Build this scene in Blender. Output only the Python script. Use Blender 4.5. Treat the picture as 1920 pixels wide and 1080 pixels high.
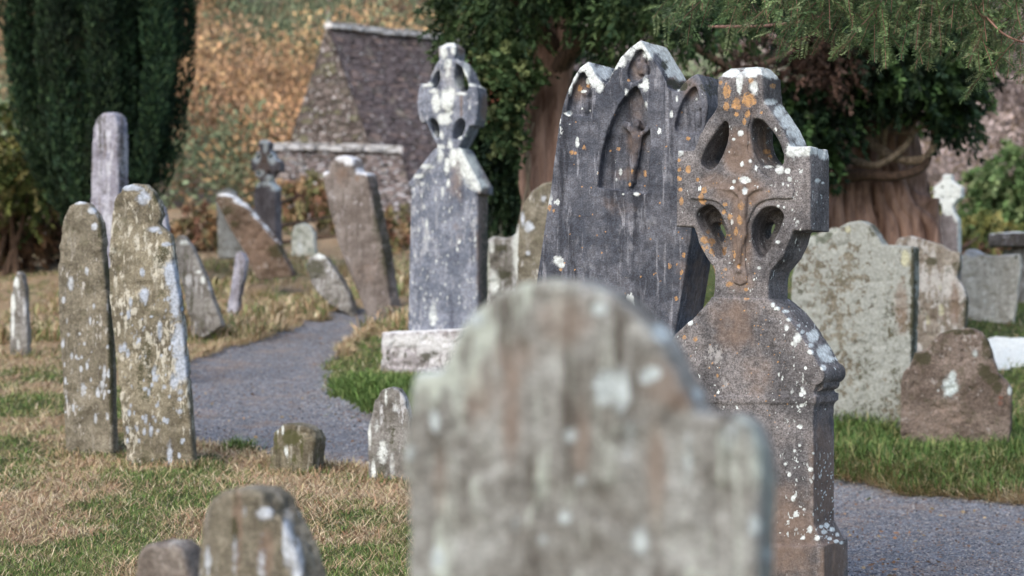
import bpy, bmesh, math, random
import numpy as np
from mathutils import Vector, Matrix
R = math.radians
random.seed(7); rng = np.random.default_rng(7)
S = bpy.context.scene
COL = S.collection
for o in list(bpy.data.objects): bpy.data.objects.remove(o)

# ------------------------------------------------------------------ camera, world, sun, exposure
F = 3733.0; CH = 1.5                      # focal length in pixels of a 1920 wide frame, eye height
cam = bpy.data.cameras.new('camera'); co = bpy.data.objects.new('camera', cam); COL.objects.link(co)
co.location = (0, 0, CH); co.rotation_euler = (R(90), 0, 0)
cam.lens = 70.0; cam.sensor_width = 36; cam.clip_end = 1000; cam.clip_start = .1
cam.dof.use_dof = True; cam.dof.focus_distance = 9.15; cam.dof.aperture_fstop = 2.6
S.camera = co
SUN_EL, SUN_AZ = 42, 215                  # azimuth clockwise from +Y (behind the camera, to the left)
w = bpy.data.worlds.new("World"); S.world = w; w.use_nodes = True
nt = w.node_tree; bg = nt.nodes['Background']; sk = nt.nodes.new('ShaderNodeTexSky')
sk.sky_type = 'NISHITA'; sk.sun_disc = False; sk.sun_elevation = R(SUN_EL); sk.sun_rotation = R(SUN_AZ)
sk.air_density = 1.2; sk.dust_density = 3.5; sk.ozone_density = 1.0
nt.links.new(sk.outputs[0], bg.inputs[0]); bg.inputs[1].default_value = 0.15
sl = bpy.data.lights.new('sun', 'SUN'); so = bpy.data.objects.new('sun', sl); COL.objects.link(so)
sl.energy = 0.7; sl.angle = R(45); sl.color = (1, .97, .93)
sd = Vector((math.sin(R(SUN_AZ)) * math.cos(R(SUN_EL)), math.cos(R(SUN_AZ)) * math.cos(R(SUN_EL)), math.sin(R(SUN_EL))))
so.rotation_euler = sd.to_track_quat('Z', 'Y').to_euler(); so.location = (-10, -10, 20)
S.view_settings.view_transform = 'Standard'; S.view_settings.look = 'None'; S.view_settings.exposure = 0.86; S.view_settings.gamma = 1
S.render.engine = 'CYCLES'; S.cycles.use_denoising = True
try: S.cycles.denoiser = 'OPENIMAGEDENOISE'
except Exception: pass
S.cycles.max_bounces = 5; S.cycles.diffuse_bounces = 3; S.cycles.glossy_bounces = 2; S.cycles.transparent_max_bounces = 4
S.cycles.use_adaptive_sampling = True; S.cycles.adaptive_threshold = .015

# ------------------------------------------------------------------ numpy noise
def _h(i, j, k, s):
    n = (i * 374761393 + j * 668265263 + k * 2147483647 + s * 1274126177) & 0xffffffff
    n = ((n ^ (n >> 13)) * 1274126177) & 0xffffffff
    n = ((n ^ (n >> 16)) * 2246822519) & 0xffffffff
    return ((n ^ (n >> 15)) & 0xffffff) / float(0xffffff)
def vn(p, s=0):
    p = np.asarray(p, dtype=np.float64); f = np.floor(p); t = p - f; i = f.astype(np.int64)
    t = t * t * (3 - 2 * t); r = 0
    for a in (0, 1):
        for b in (0, 1):
            for c in (0, 1):
                wgt = (t[:, 0] if a else 1 - t[:, 0]) * (t[:, 1] if b else 1 - t[:, 1]) * (t[:, 2] if c else 1 - t[:, 2])
                r = r + wgt * _h(i[:, 0] + a, i[:, 1] + b, i[:, 2] + c, s)
    return r
def fbm(p, sc, octv=4, s=0):
    p = np.asarray(p, dtype=np.float64)
    r = 0; a = .5; tot = 0
    for o in range(octv):
        r = r + a * vn(p * sc + 17.3 * o, s + o); tot += a; a *= .5; sc *= 2.03
    return r / tot                        # 0..1
def fb2(x, y, sc, octv=4, s=0):
    x = np.asarray(x, float); return fbm(np.stack([x.ravel(), np.asarray(y, float).ravel(), np.zeros(x.size) + .37], 1), sc, octv, s).reshape(x.shape)

# ------------------------------------------------------------------ terrain
LY = [-8, 0, 6, 9, 11, 13.5, 26, 35, 42, 50, 62]; LZ = [0, 0, .1, .2, .27, .33, 1.22, 1.86, 2.63, 3.2, 4.0]
RY = [-8, 14.4, 16, 17.3, 25, 33, 62];            RZ = [0, 0, .12, .3, 1.02, 1.85, 4.0]
def sstep(a, b, x): t = np.clip((x - a) / (b - a), 0, 1); return t * t * (3 - 2 * t)
def hsm(x, y):
    x = np.asarray(x, float); y = np.asarray(y, float)
    k = sstep(-.9, 1.6, x)
    return np.interp(y, LY, LZ) * (1 - k) + np.interp(y, RY, RZ) * k
def ray_ground(px, py):
    Y = 3.0
    while Y < 60:
        if CH - (py - 540) / F * Y <= float(hsm((px - 960) / F * Y, Y)): break
        Y += .03
    return ((px - 960) / F * Y, Y)
def Wp(px, py, Y): return Vector(((px - 960) / F * Y, Y, CH - (py - 540) / F * Y))
PATH_PX = [(790, 577), (700, 578), (640, 583), (575, 600), (515, 632), (440, 655), (350, 685), (322, 720), (318, 790), (365, 828), (440, 842),
           (520, 858), (610, 868), (690, 871), (900, 925), (1300, 1050), (1590, 1125), (2300, 1400), (2700, 1100), (2300, 985), (1920, 948), (1800, 934),
           (1700, 925), (1570, 905), (1300, 880), (1000, 850), (760, 812), (700, 792), (640, 770), (610, 735), (605, 700), (630, 660), (690, 622), (760, 598), (800, 590)]
PATH = np.array([ray_ground(*p) for p in PATH_PX])
def in_path(x, y, jit=.07):
    x = np.asarray(x, float); y = np.asarray(y, float)
    xx = x + (fb2(x, y, 2.2, 3, 91) - .5) * jit * 4; yy = y + (fb2(x, y, 2.0, 3, 92) - .5) * jit * 7
    ins = np.zeros(x.shape, bool); n = len(PATH); j = n - 1
    for i in range(n):
        xi, yi = PATH[i]; xj, yj = PATH[j]
        c = ((yi > yy) != (yj > yy)) & (xx < (xj - xi) * (yy - yi) / (yj - yi + 1e-12) + xi)
        ins ^= c; j = i
    return ins
def path_soft(x, y, r=.22):
    a = 0
    for dx, dy in ((0, 0), (r, 0), (-r, 0), (0, r * 1.6), (0, -r * 1.6)): a = a + in_path(x + dx, y + dy)
    return a / 5.0
def hgt(x, y):
    x = np.asarray(x, float); y = np.asarray(y, float)
    far = sstep(17, 26, y); ps = path_soft(x, y)
    z = hsm(x, y) + (fb2(x, y, .9, 3, 5) - .5) * (.10 + .28 * far) * (1 - .8 * ps) + (fb2(x, y, 5, 2, 6) - .5) * .03 * (1 - ps)
    return z - .05 * ps + .10 * sstep(1.3, 1.9, x) * np.exp(-((y - 15.2) / .7) ** 2) * (1 - ps) + .12 * np.exp(-((x + 1.25) / .5) ** 2 - ((y - 16.3) / 1.3) ** 2) * (1 - ps)
def brownness(x, y):                      # where cut dry grass lies
    b = fb2(x * .8, y * .45, 1.9, 5, 31)
    b = sstep(.36, .62, b); b = np.clip(b + .5 * sstep(16, 22, y) * (x < 0), 0, 1)
    rb = (x > .2) & (y > 14)
    g = fb2(x, y, 1.3, 3, 77)
    b = np.where(rb, sstep(.62, .8, g) * .6, b)
    isl = (x > -1.9) & (x < .2) & (y > 14.2) & (y < 22)
    return np.where(isl, sstep(.6, .75, g) * .5, b)

# ------------------------------------------------------------------ mesh helpers
def tag(o, label=None, cat=None, group=None, kind=None):
    if label: o['label'] = label
    if cat: o['category'] = cat
    if group: o['group'] = group
    if kind: o['kind'] = kind
    return o
def empty(name, loc, label, cat, group=None):
    o = bpy.data.objects.new(name, None); COL.objects.link(o); o.location = loc; o.empty_display_size = .1
    return tag(o, label, cat, group)
def link(name, me, mat, parent=None, loc=None, smooth=True):
    o = bpy.data.objects.new(name, me); COL.objects.link(o)
    if mat: me.materials.append(mat)
    if parent: o.parent = parent
    if loc is not None: o.location = loc
    if smooth: me.polygons.foreach_set('use_smooth', [True] * len(me.polygons))
    return o
def npmesh(name, V, Fq, cols=None):
    """V (n,3), Fq (m,k) constant-size polygons; cols (m,3) face colours"""
    me = bpy.data.meshes.new(name); V = np.asarray(V, np.float32); Fq = np.asarray(Fq, np.int32); m, k = Fq.shape
    me.vertices.add(len(V)); me.vertices.foreach_set('co', V.ravel())
    me.loops.add(m * k); me.loops.foreach_set('vertex_index', Fq.ravel())
    me.polygons.add(m); me.polygons.foreach_set('loop_start', np.arange(0, m * k, k, dtype=np.int32))
    me.update(calc_edges=True); me.validate()
    if cols is not None:
        a = me.attributes.new('tint', 'FLOAT_COLOR', 'FACE'); c = np.ones((m, 4), np.float32); c[:, :3] = cols
        a.data.foreach_set('color', c.ravel())
    return me
def norm(a): return a / (np.linalg.norm(a, axis=1, keepdims=True) + 1e-9)
def leaves(name, P, D, L, Wd, cols, mat, parent=None, loc=(0, 0, 0), bend=0.0):
    """pointed four-cornered leaves: base P, direction D, length L, width Wd"""
    P = np.asarray(P, float); D = norm(np.asarray(D, float)); n = len(P)
    r = norm(rng.normal(size=(n, 3))); sdv = norm(np.cross(D, r)); up = np.cross(sdv, D)
    L = np.broadcast_to(L, (n,))[:, None]; Wd = np.broadcast_to(Wd, (n,))[:, None]
    P = P - np.asarray(loc)
    V = np.stack([P, P + D * L * .5 + sdv * Wd * .5 + up * L * bend, P + D * L, P + D * L * .5 - sdv * Wd * .5 + up * L * bend], 1).reshape(-1, 3)
    me = npmesh(name, V, np.arange(n * 4).reshape(n, 4), cols)
    return link(name, me, mat, parent, loc if parent is None else tuple(np.asarray(loc) - np.asarray(parent.location)), smooth=False)
def tube_arrays(pts, rad, n=10, rough=.0, seed=0, flute=0, ridge=0):
    pts = np.asarray(pts, float); rad = np.broadcast_to(rad, (len(pts),)); V = []
    tg = np.gradient(pts, axis=0); tg = norm(tg); ref = np.array([0.13, 1.0, 0.1]) if abs(tg[:, 1]).mean() < .8 else np.array([1.0, 0, .1])
    th = np.arange(n) * 2 * math.pi / n
    for i, (p, t, r) in enumerate(zip(pts, tg, rad)):
        a = np.cross(t, ref); a /= np.linalg.norm(a) + 1e-9; b = np.cross(t, a)
        rr = np.full(n, r, float)
        if flute: rr *= 1 + flute * (np.abs(np.sin(th * 3.5 + .25 * math.sin(i * .35))) - .5) + flute * .7 * (np.sin(th * 11 + i * .1) * .5)
        if ridge: q_ = np.stack([np.cos(th + i * .012) * 3.2, np.sin(th + i * .012) * 3.2, np.full(n, i * .07)], 1); rr *= 1 + ridge * (np.abs(fbm(q_, 1.6, 4, seed + 3) - .5) * 5 - .6)
        if rough: rr *= 1 + rough * (fbm(np.stack([np.cos(th) * 1.5, np.sin(th) * 1.5, np.full(n, i * .22)], 1), 1.3, 3, seed) - .5) * 2
        V.append(p + np.cos(th)[:, None] * a * rr[:, None] + np.sin(th)[:, None] * b * rr[:, None])
    V = np.concatenate(V); m = len(pts); fc = []
    for i in range(m - 1):
        for j in range(n): fc.append((i * n + j, i * n + (j + 1) % n, (i + 1) * n + (j + 1) % n, (i + 1) * n + j))
    return V, np.array(fc)
def tubes(name, specs, mat, parent=None, loc=(0, 0, 0)):
    Vs = []; Fs = []; off = 0
    for sp in specs:
        V, f = tube_arrays(*sp[:2], **(sp[2] if len(sp) > 2 else {})); Vs.append(V); Fs.append(f + off); off += len(V)
    me = npmesh(name, np.concatenate(Vs) - np.asarray(loc), np.concatenate(Fs))
    return link(name, me, mat, parent, loc if parent is None else tuple(np.asarray(loc) - np.asarray(parent.location)))
def spline(pts, k=8):
    pts = [np.asarray(p, float) for p in pts]; P = [pts[0]] + pts + [pts[-1]]; out = []
    for i in range(1, len(P) - 2):
        for j in range(k):
            t = j / k; a, b, c, d = P[i - 1:i + 3]
            out.append(.5 * ((2 * b) + (c - a) * t + (2 * a - 5 * b + 4 * c - d) * t * t + (-a + 3 * b - 3 * c + d) * t ** 3))
    out.append(pts[-1]); return np.array(out)
def cspline(pts, k=5):
    n = len(pts); P = [np.asarray(p, float) for p in pts]; out = []
    for i in range(n):
        a, b, c, d = P[i - 1], P[i], P[(i + 1) % n], P[(i + 2) % n]
        for j in range(k):
            t = j / k; out.append(.5 * ((2 * b) + (c - a) * t + (2 * a - 5 * b + 4 * c - d) * t * t + (-a + 3 * b - 3 * c + d) * t ** 3))
    return [tuple(p) for p in out]

# ------------------------------------------------------------------ materials
class NT:
    def __init__(s, name):
        s.m = bpy.data.materials.new(name); s.m.use_nodes = True; s.t = s.m.node_tree; s.b = s.t.nodes['Principled BSDF']
        s.b.inputs['Roughness'].default_value = .9; s.b.inputs['Specular IOR Level'].default_value = .25
    def n(s, typ, **kw):
        nd = s.t.nodes.new(typ)
        for k, v in kw.items(): setattr(nd, k, v)
        return nd
    def l(s, a, b): s.t.links.new(a, b)
    def coord(s, scale=(1, 1, 1), off=(0, 0, 0), which='Object'):
        tc = s.n('ShaderNodeTexCoord'); mp = s.n('ShaderNodeMapping'); mp.inputs['Scale'].default_value = scale; mp.inputs['Location'].default_value = off
        s.l(tc.outputs[which], mp.inputs[0]); return mp.outputs[0]
    def noise(s, vec, scale, detail=4, rough=.55, dist=0):
        nd = s.n('ShaderNodeTexNoise'); nd.inputs['Scale'].default_value = scale; nd.inputs['Detail'].default_value = detail
        nd.inputs['Roughness'].default_value = rough; nd.inputs['Distortion'].default_value = dist; s.l(vec, nd.inputs['Vector']); return nd.outputs[0]
    def ramp(s, v, a, b, lo=0., hi=1.):
        nd = s.n('ShaderNodeMapRange', interpolation_type='SMOOTHSTEP'); nd.inputs[1].default_value = a; nd.inputs[2].default_value = b
        nd.inputs[3].default_value = lo; nd.inputs[4].default_value = hi; s.l(v, nd.inputs[0]); return nd.outputs[0]
    def math(s, op, a, b=None, c=None):
        nd = s.n('ShaderNodeMath', operation=op)
        for i, v in enumerate((a, b, c)):
            if v is None: continue
            if isinstance(v, (int, float)): nd.inputs[i].default_value = v
            else: s.l(v, nd.inputs[i])
        return nd.outputs[0]
    def mix(s, f, a, b, mode='MIX'):
        nd = s.n('ShaderNodeMix', data_type='RGBA', blend_type=mode)
        for i, v in ((0, f), (6, a), (7, b)):
            if isinstance(v, (int, float)): nd.inputs[i].default_value = v
            elif isinstance(v, tuple): nd.inputs[i].default_value = (*v, 1)
            else: s.l(v, nd.inputs[i])
        return nd.outputs[2]
    def attr(s, name, col=False):
        nd = s.n('ShaderNodeAttribute', attribute_name=name); return nd.outputs[0 if col else 2]
    def bump(s, h, dist, strength=1.):
        nd = s.n('ShaderNodeBump'); nd.inputs['Distance'].default_value = dist; nd.inputs['Strength'].default_value = strength; s.l(h, nd.inputs['Height'])
        s.l(nd.outputs[0], s.b.inputs['Normal'])
    def out(s, c): s.l(c, s.b.inputs['Base Color']); return s.m

def stone(name, a, b, c=None, seed=0, streak=.5, patch=(.62, .70), patchcol=(.55, .60, .62), pscale=9, pstretch=.5, dots=0., dotscale=28, top=0., moss=0.,
          wcol=(.66, .72, .73), grain=.35, bumpd=.006, patchamt=.9, orange=(.40, .24, .115), mosscol=(.05, .055, .02)):
    t = NT(name); c = c or tuple(x * .55 for x in a); o = (seed * 3.1, seed * 1.7, seed * 2.3)
    v = t.coord(off=o); vs = t.coord((1, pstretch, 1), off=o); vst = t.coord((1, .12, 1), off=o)
    n1 = t.noise(v, 4.5, 6, .65); col = t.mix(t.ramp(n1, .38, .62), a, b)
    st = t.noise(vst, 16, 5, .6); col = t.mix(t.math('MULTIPLY', t.ramp(st, .5, .68), streak), col, c)
    st2 = t.noise(vst, 33, 4, .6, .4); col = t.mix(t.math('MULTIPLY', t.ramp(st2, .56, .68), streak * .55), col, patchcol)
    g1 = t.noise(v, 130, 3, .7); col = t.mix(1.0, col, t.mix(t.ramp(g1, .3, .7), (1 - grain,) * 3, (1 + grain,) * 3), 'MULTIPLY')
    g2 = t.noise(v, 38, 4, .7); col = t.mix(1.0, col, t.mix(t.ramp(g2, .3, .7), (.74, .72, .72), (1.22, 1.23, 1.25)), 'MULTIPLY')
    # lichen crust in patches
    big = t.noise(v, 2.6, 3, .5); pn = t.noise(vs, pscale * 2.2, 7, .68)
    pm = t.math('MULTIPLY', t.ramp(t.math('ADD', pn, t.math('MULTIPLY', t.math('SUBTRACT', big, .5), .55)), patch[0] - .04, patch[1] - .06), patchamt)
    col = t.mix(pm, col, t.mix(t.ramp(g2, .35, .65), tuple(x * .8 for x in patchcol), tuple(min(.85, x * 1.15) for x in patchcol)))
    # round white dots
    if dots > 0:
        vw = t.n('ShaderNodeMix', data_type='RGBA', blend_type='ADD'); vw.inputs[0].default_value = .03
        nn = t.n('ShaderNodeTexNoise'); nn.inputs['Scale'].default_value = 90; nn.inputs['Detail'].default_value = 4; t.l(vs, nn.inputs['Vector'])
        t.l(vs, vw.inputs[6]); t.l(nn.outputs[1], vw.inputs[7])
        for sc, am in ((dotscale, 1.), (dotscale * 2.3, .8)):
            vo = t.n('ShaderNodeTexVoronoi'); vo.inputs['Scale'].default_value = sc; t.l(vw.outputs[2], vo.inputs['Vector'])
            sep = t.n('ShaderNodeSeparateColor'); t.l(vo.outputs['Color'], sep.inputs[0])
            rad = t.math('MULTIPLY', t.math('MAXIMUM', t.math('SUBTRACT', sep.outputs[0], 1 - dots * am), 0), .42 / max(dots, .01))
            mk = t.ramp(t.math('SUBTRACT', rad, vo.outputs['Distance']), 0, .04)
            mk = t.math('MULTIPLY', mk, t.ramp(t.noise(v, 3.2, 2), .38, .56))
            col = t.mix(mk, col, wcol)
    if moss: 
        mn = t.noise(v, 11, 6, .7); col = t.mix(t.math('MULTIPLY', t.ramp(mn, .53, .66), moss), col, mosscol)
    geo = t.n('ShaderNodeNewGeometry'); sx = t.n('ShaderNodeSeparateXYZ'); t.l(geo.outputs['Normal'], sx.inputs[0])
    edge = t.math('MULTIPLY', t.math('SUBTRACT', t.noise(v, 22, 5, .7), .5), 1.9); eb = t.math('MULTIPLY', t.math('SUBTRACT', t.noise(v, 95, 6, .8), .5), 2.1)
    edge = t.math('ADD', edge, eb)
    # painted growth and stain, and shade painted on right-hand sides, from the stone's attributes
    bn = t.ramp(t.math('ADD', t.attr('br'), t.math('MULTIPLY', t.math('SUBTRACT', t.noise(v, 9, 5, .6), .5), 1.2)), .25, .9); col = t.mix(t.math('MULTIPLY', bn, .72), col, t.mix(g2, (.11, .078, .064), (.25, .18, .14)))
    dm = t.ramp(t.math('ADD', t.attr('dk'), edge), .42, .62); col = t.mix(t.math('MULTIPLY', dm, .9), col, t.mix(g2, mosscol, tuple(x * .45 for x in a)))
    om = t.math('MULTIPLY', t.ramp(t.math('ADD', t.attr('ol'), edge), .50, .64), t.ramp(t.noise(v, 60, 4, .7), .36, .56, .35, 1.)); col = t.mix(om, col, t.mix(t.ramp(g2, .3, .7), tuple(x * .75 for x in orange), tuple(x * 1.25 for x in orange)))
    if top:
        tm = t.ramp(t.math('ADD', t.math('MULTIPLY', sx.outputs[2], 1.0), t.math('MULTIPLY', edge, .7)), .95 - top * .6, 1.0 - top * .6)
        col = t.mix(t.math('MULTIPLY', tm, .92), col, t.mix(t.ramp(g2, .3, .7), tuple(x * .78 for x in wcol), tuple(x * 1.1 for x in wcol)))
    wm = t.ramp(t.math('ADD', t.attr('wl'), edge), .47, .54)
    wv = t.mix(t.ramp(t.noise(v, 55, 6, .75), .35, .65), tuple(x * .60 for x in wcol), tuple(min(.86, x * 1.12) for x in wcol))
    wt = t.ramp(t.math('ADD', t.attr('wl'), t.math('MULTIPLY', t.math('SUBTRACT', t.noise(v, 13, 3, .6), .5), 1.6)), .35, 1.0, .28, 1.); col = t.mix(t.math('MULTIPLY', wm, wt), col, wv)
    hh = t.math('ADD', t.math('MULTIPLY', t.noise(v, 45, 8, .7), 1.0), t.math('MULTIPLY', t.noise(vst, 22, 4, .6), .7))
    hh = t.math('ADD', hh, t.math('MULTIPLY', wm, .18)); hh = t.math('ADD', hh, t.math('MULTIPLY', pm, .15))
    t.bump(hh, bumpd, .9)
    t.b.inputs['Roughness'].default_value = .88
    return t.out(col)

def tint_mat(name, trans=.0, rough=.75, vary=.0, spec=.2):
    t = NT(name); c = t.attr('tint', True); t.b.inputs['Roughness'].default_value = rough; t.b.inputs['Specular IOR Level'].default_value = spec
    if vary:
        v = t.coord(which='Object'); c = t.mix(1., c, t.mix(t.ramp(t.noise(v, vary, 3), .3, .7), (.7, .7, .7), (1.3, 1.3, 1.3)), 'MULTIPLY')
    return t.out(c)
M_leaf = tint_mat('foliage'); M_grass = tint_mat('grass_blades', rough=.7); M_twig = tint_mat('twigs')
def bark(name, a, b, sc=6, st=.12):
    t = NT(name); v = t.coord((1, 1, st)); n = t.noise(v, sc * 4, 7, .65, .3); n2 = t.noise(t.coord(), 3, 4)
    col = t.mix(t.ramp(n, .36, .64), a, b); col = t.mix(t.math('MULTIPLY', t.ramp(n2, .45, .7), .6), col, tuple(x * .7 for x in b))
    t.bump(n, .04, 1.); return t.out(col)
M_bark = bark('yew_bark', (.11, .06, .048), (.36, .22, .175)); M_barkw = bark('broad_yew_bark', (.12, .07, .055), (.38, .25, .20), 2.2, .07); M_bark2 = bark('branch_bark', (.05, .034, .026), (.15, .10, .075), 10)
M_limb = bark('pale_limb_bark', (.17, .13, .095), (.42, .34, .26), 8)

# ------------------------------------------------------------------ slabs traced on their own tilted planes
class Plane:
    def __init__(s, px, py, Y, yaw, tilt=0):
        a, p = R(yaw), R(tilt); s.P0 = Wp(px, py, Y)
        s.n = Vector((-math.sin(a) * math.cos(p), -math.cos(a) * math.cos(p), math.sin(p))); s.u = Vector((math.cos(a), -math.sin(a), 0)); s.v = s.n.cross(s.u)
    def uv(s, px, py):
        d = Vector(((px - 960) / F, 1, -(py - 540) / F)); o = Vector((0, 0, CH)); k = (s.P0 - o).dot(s.n) / d.dot(s.n); q = o + d * k - s.P0
        return (q.dot(s.u), q.dot(s.v))
    def mat(s): return Matrix(((s.u.x, s.v.x, s.n.x, s.P0.x), (s.u.y, s.v.y, s.n.y, s.P0.y), (s.u.z, s.v.z, s.n.z, s.P0.z), (0, 0, 0, 1)))
def extr(bm, loops, z0, z1, bev=0.004):
    """extruded plate with holes between local depths z0 (back) and z1 (front)"""
    cu = bpy.data.curves.new('tmp', 'CURVE'); cu.dimensions = '2D'; cu.fill_mode = 'BOTH'
    h = (z1 - z0) / 2; cu.extrude = max(h - bev, .0005); cu.bevel_depth = bev; cu.bevel_resolution = 1; cu.offset = -bev
    for lp in loops:
        sp = cu.splines.new('POLY'); sp.points.add(len(lp) - 1); sp.use_cyclic_u = True
        for i, (x, y) in enumerate(lp): sp.points[i].co = (x, y, 0, 1)
    ob = bpy.data.objects.new('tmp', cu); COL.objects.link(ob)
    me = bpy.data.meshes.new_from_object(ob.evaluated_get(bpy.context.evaluated_depsgraph_get()))
    for vtx in me.vertices: vtx.co.z += (z0 + z1) / 2
    bm.from_mesh(me); bpy.data.objects.remove(ob); bpy.data.curves.remove(cu); bpy.data.meshes.remove(me)
def remesh(bm, vox, smooth=1):
    bmesh.ops.remove_doubles(bm, verts=bm.verts, dist=1e-5)
    me = bpy.data.meshes.new('m'); bm.to_mesh(me); bm.free(); ob = bpy.data.objects.new('tmp', me); COL.objects.link(ob)
    md = ob.modifiers.new('r', 'REMESH'); md.mode = 'VOXEL'; md.voxel_size = vox; md.adaptivity = 0
    if smooth: sm = ob.modifiers.new('s', 'SMOOTH'); sm.iterations = smooth; sm.factor = .5
    out = bpy.data.meshes.new_from_object(ob.evaluated_get(bpy.context.evaluated_depsgraph_get()))
    bpy.data.objects.remove(ob); bpy.data.meshes.remove(me); return out
def getco(me):
    a = np.empty(len(me.vertices) * 3, np.float32); me.vertices.foreach_get('co', a); return a.reshape(-1, 3).astype(float)
def getno(me):
    a = np.empty(len(me.vertices) * 3, np.float32); me.vertex_normals.foreach_get('vector', a); return a.reshape(-1, 3).astype(float)
def wear(me, amp, seed, chip=1.0):
    V = getco(me); N = getno(me); sp = V * np.array([1, .45, 1])
    d = (fbm(sp, 5, 3, seed) - .5) * 2.2 * amp + (fbm(V, 24, 3, seed + 9) - .5) * 1.0 * amp
    e = sstep(.56, .75, fbm(V, 13, 3, seed + 20)) * amp * 1.6 * chip
    V = V + N * (d - e)[:, None]; me.vertices.foreach_set('co', V.astype(np.float32).ravel()); me.update()
def paint(me, M, **kw):
    """spots given where they sit on the stone as seen, (px, py, rx, ry); stored as attributes of the stone: growth, stain, and painted shade on dark sides"""
    V = getco(me); N = getno(me); Mn = np.array(M); Wv = V @ Mn[:3, :3].T + Mn[:3, 3]; Wn = N @ Mn[:3, :3].T
    px = 960 + Wv[:, 0] / Wv[:, 1] * F; py = 540 - (Wv[:, 2] - CH) / Wv[:, 1] * F
    face = np.einsum('ij,ij->i', Wn, np.array([0, 0, CH]) - Wv) > -.3
    for key, spots in kw.items():
        r = np.zeros(len(V))
        for sp in spots:
            x, y, rx, ry = sp[:4]; s = sp[4] if len(sp) > 4 else 1.
            d = np.sqrt(((px - x) / rx) ** 2 + ((py - y) / ry) ** 2); r = np.maximum(r, np.clip(1.5 - d, 0, 1) * s)
        a = me.attributes.new(key, 'FLOAT', 'POINT'); a.data.foreach_set('value', (r * face).astype(np.float32))
def sink(uv, bottom=.14):
    m = min(v for _, v in uv); return [(u, v - bottom) if v < m + .06 else (u, v) for u, v in uv]
BASES = []
def slab(name, label, pts, Y, yaw, t, mat, vox=.012, amp=.006, tilt=0, cat='headstone', group=None, seed=1, curve=False, bev=.008, parent=None, spots=None, bottom=.14, ref=None):
    if ref is None:
        m = max(p[1] for p in pts); b = [p for p in pts if p[1] > m - 12]; ref = (sum(p[0] for p in b) / len(b), m)
    pl = Plane(ref[0], ref[1], Y, yaw, tilt); uv = [pl.uv(*p) for p in pts]; uv = sink(uv, bottom)
    if curve: uv = cspline(uv, 4)
    b_ = [u for u, v in uv if v < min(q[1] for q in uv) + .1]
    if Y > 6: BASES.append((pl, min(b_), max(b_), t))
    bm = bmesh.new(); extr(bm, [uv], -t, 0, bev); me = remesh(bm, vox); wear(me, amp, seed)
    if spots: paint(me, pl.mat(), **spots)
    o = link(name, me, mat, parent); o.matrix_basis = pl.mat()
    return tag(o, label, cat, group)
def bm_box(bm, c, s, rot=None):
    m = Matrix.Translation(c) @ (rot or Matrix()) @ Matrix.Diagonal((*s, 1)); bmesh.ops.create_cube(bm, size=1, matrix=m)
def bm_hull(bm, pts):
    vs = [bm.verts.new(p) for p in pts]; r = bmesh.ops.convex_hull(bm, input=vs)
def bm_ball(bm, c, r, seg=12):
    m = Matrix.Translation(c) @ Matrix.Diagonal((*(r if hasattr(r, '__len__') else (r, r, r)), 1)); bmesh.ops.create_uvsphere(bm, u_segments=seg, v_segments=seg, radius=1, matrix=m)
def bm_rod(bm, pts, rad, n=8):
    V, f = tube_arrays(pts, rad, n); m = len(pts)
    vs = [bm.verts.new(v) for v in V]
    for q in f: bm.faces.new([vs[i] for i in q])
    bm.faces.new(vs[:n][::-1]); bm.faces.new(vs[-n:])

# ------------------------------------------------------------------ stone kinds
WH = (.66, .73, .76)
M_hero = stone('lichened_grey_limestone', (.088, .088, .096), (.185, .178, .185), seed=1, streak=.35, patch=(.72, .78), patchcol=(.30, .30, .31), dots=.08, dotscale=44, wcol=WH, grain=.5, bumpd=.006)
M_tri = stone('dark_blue_slate', (.052, .060, .080), (.125, .135, .165), (.030, .034, .046), seed=2, streak=1.0, patch=(.60, .78), patchcol=(.27, .285, .33), dots=.03, dotscale=16, wcol=WH, grain=.35, patchamt=.45)
M_cross2 = stone('blue_grey_limestone', (.115, .135, .18), (.22, .245, .305), (.075, .085, .115), seed=3, streak=.8, patch=(.60, .70), patchcol=(.40, .42, .46), dots=.03, dotscale=26, top=.28, patchamt=.6)
M_plinth = stone('pale_lichened_plinth', (.22, .21, .22), (.36, .35, .37), seed=4, streak=.3, patch=(.54, .62), patchcol=(.52, .53, .56), top=.6, wcol=(.6, .62, .65), moss=.3)
M_fore = stone('foreground_grey_stone', (.14, .138, .127), (.265, .278, .272), (.075, .068, .06), seed=5, streak=1.0, patch=(.60, .70), patchcol=(.38, .43, .40), pscale=6, pstretch=.25, grain=.3, wcol=(.44, .51, .54))
M_fore2 = stone('small_grey_stone', (.15, .13, .115), (.25, .23, .21), seed=25, streak=.4, patchcol=(.32, .31, .29))
M_stump = stone('mossy_schist', (.10, .09, .065), (.19, .175, .13), (.05, .045, .03), seed=26, streak=.9, patch=(.66, .72), patchcol=(.36, .36, .33), moss=.6, mosscol=(.075, .085, .02))
M_left = stone('olive_schist', (.115, .105, .08), (.21, .195, .155), (.07, .062, .048), seed=6, streak=.4, patch=(.66, .71), patchcol=(.44, .44, .43), pscale=15, pstretch=.28, dots=0, wcol=(.48, .53, .60), moss=.3, patchamt=.9, grain=.5)
M_left2 = stone('olive_schist_pale', (.125, .112, .082), (.24, .22, .165), (.07, .06, .045), seed=16, streak=.4, patch=(.60, .66), patchcol=(.50, .49, .43), pscale=17, pstretch=.32, wcol=(.42, .48, .58), moss=.4, patchamt=.9, grain=.5)
M_lilac = stone('pale_lilac_slate', (.20, .20, .25), (.33, .34, .41), (.14, .12, .11), seed=7, streak=.6, patch=(.58, .7), patchcol=(.46, .48, .55), pscale=5, pstretch=.15, moss=.2)
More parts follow.
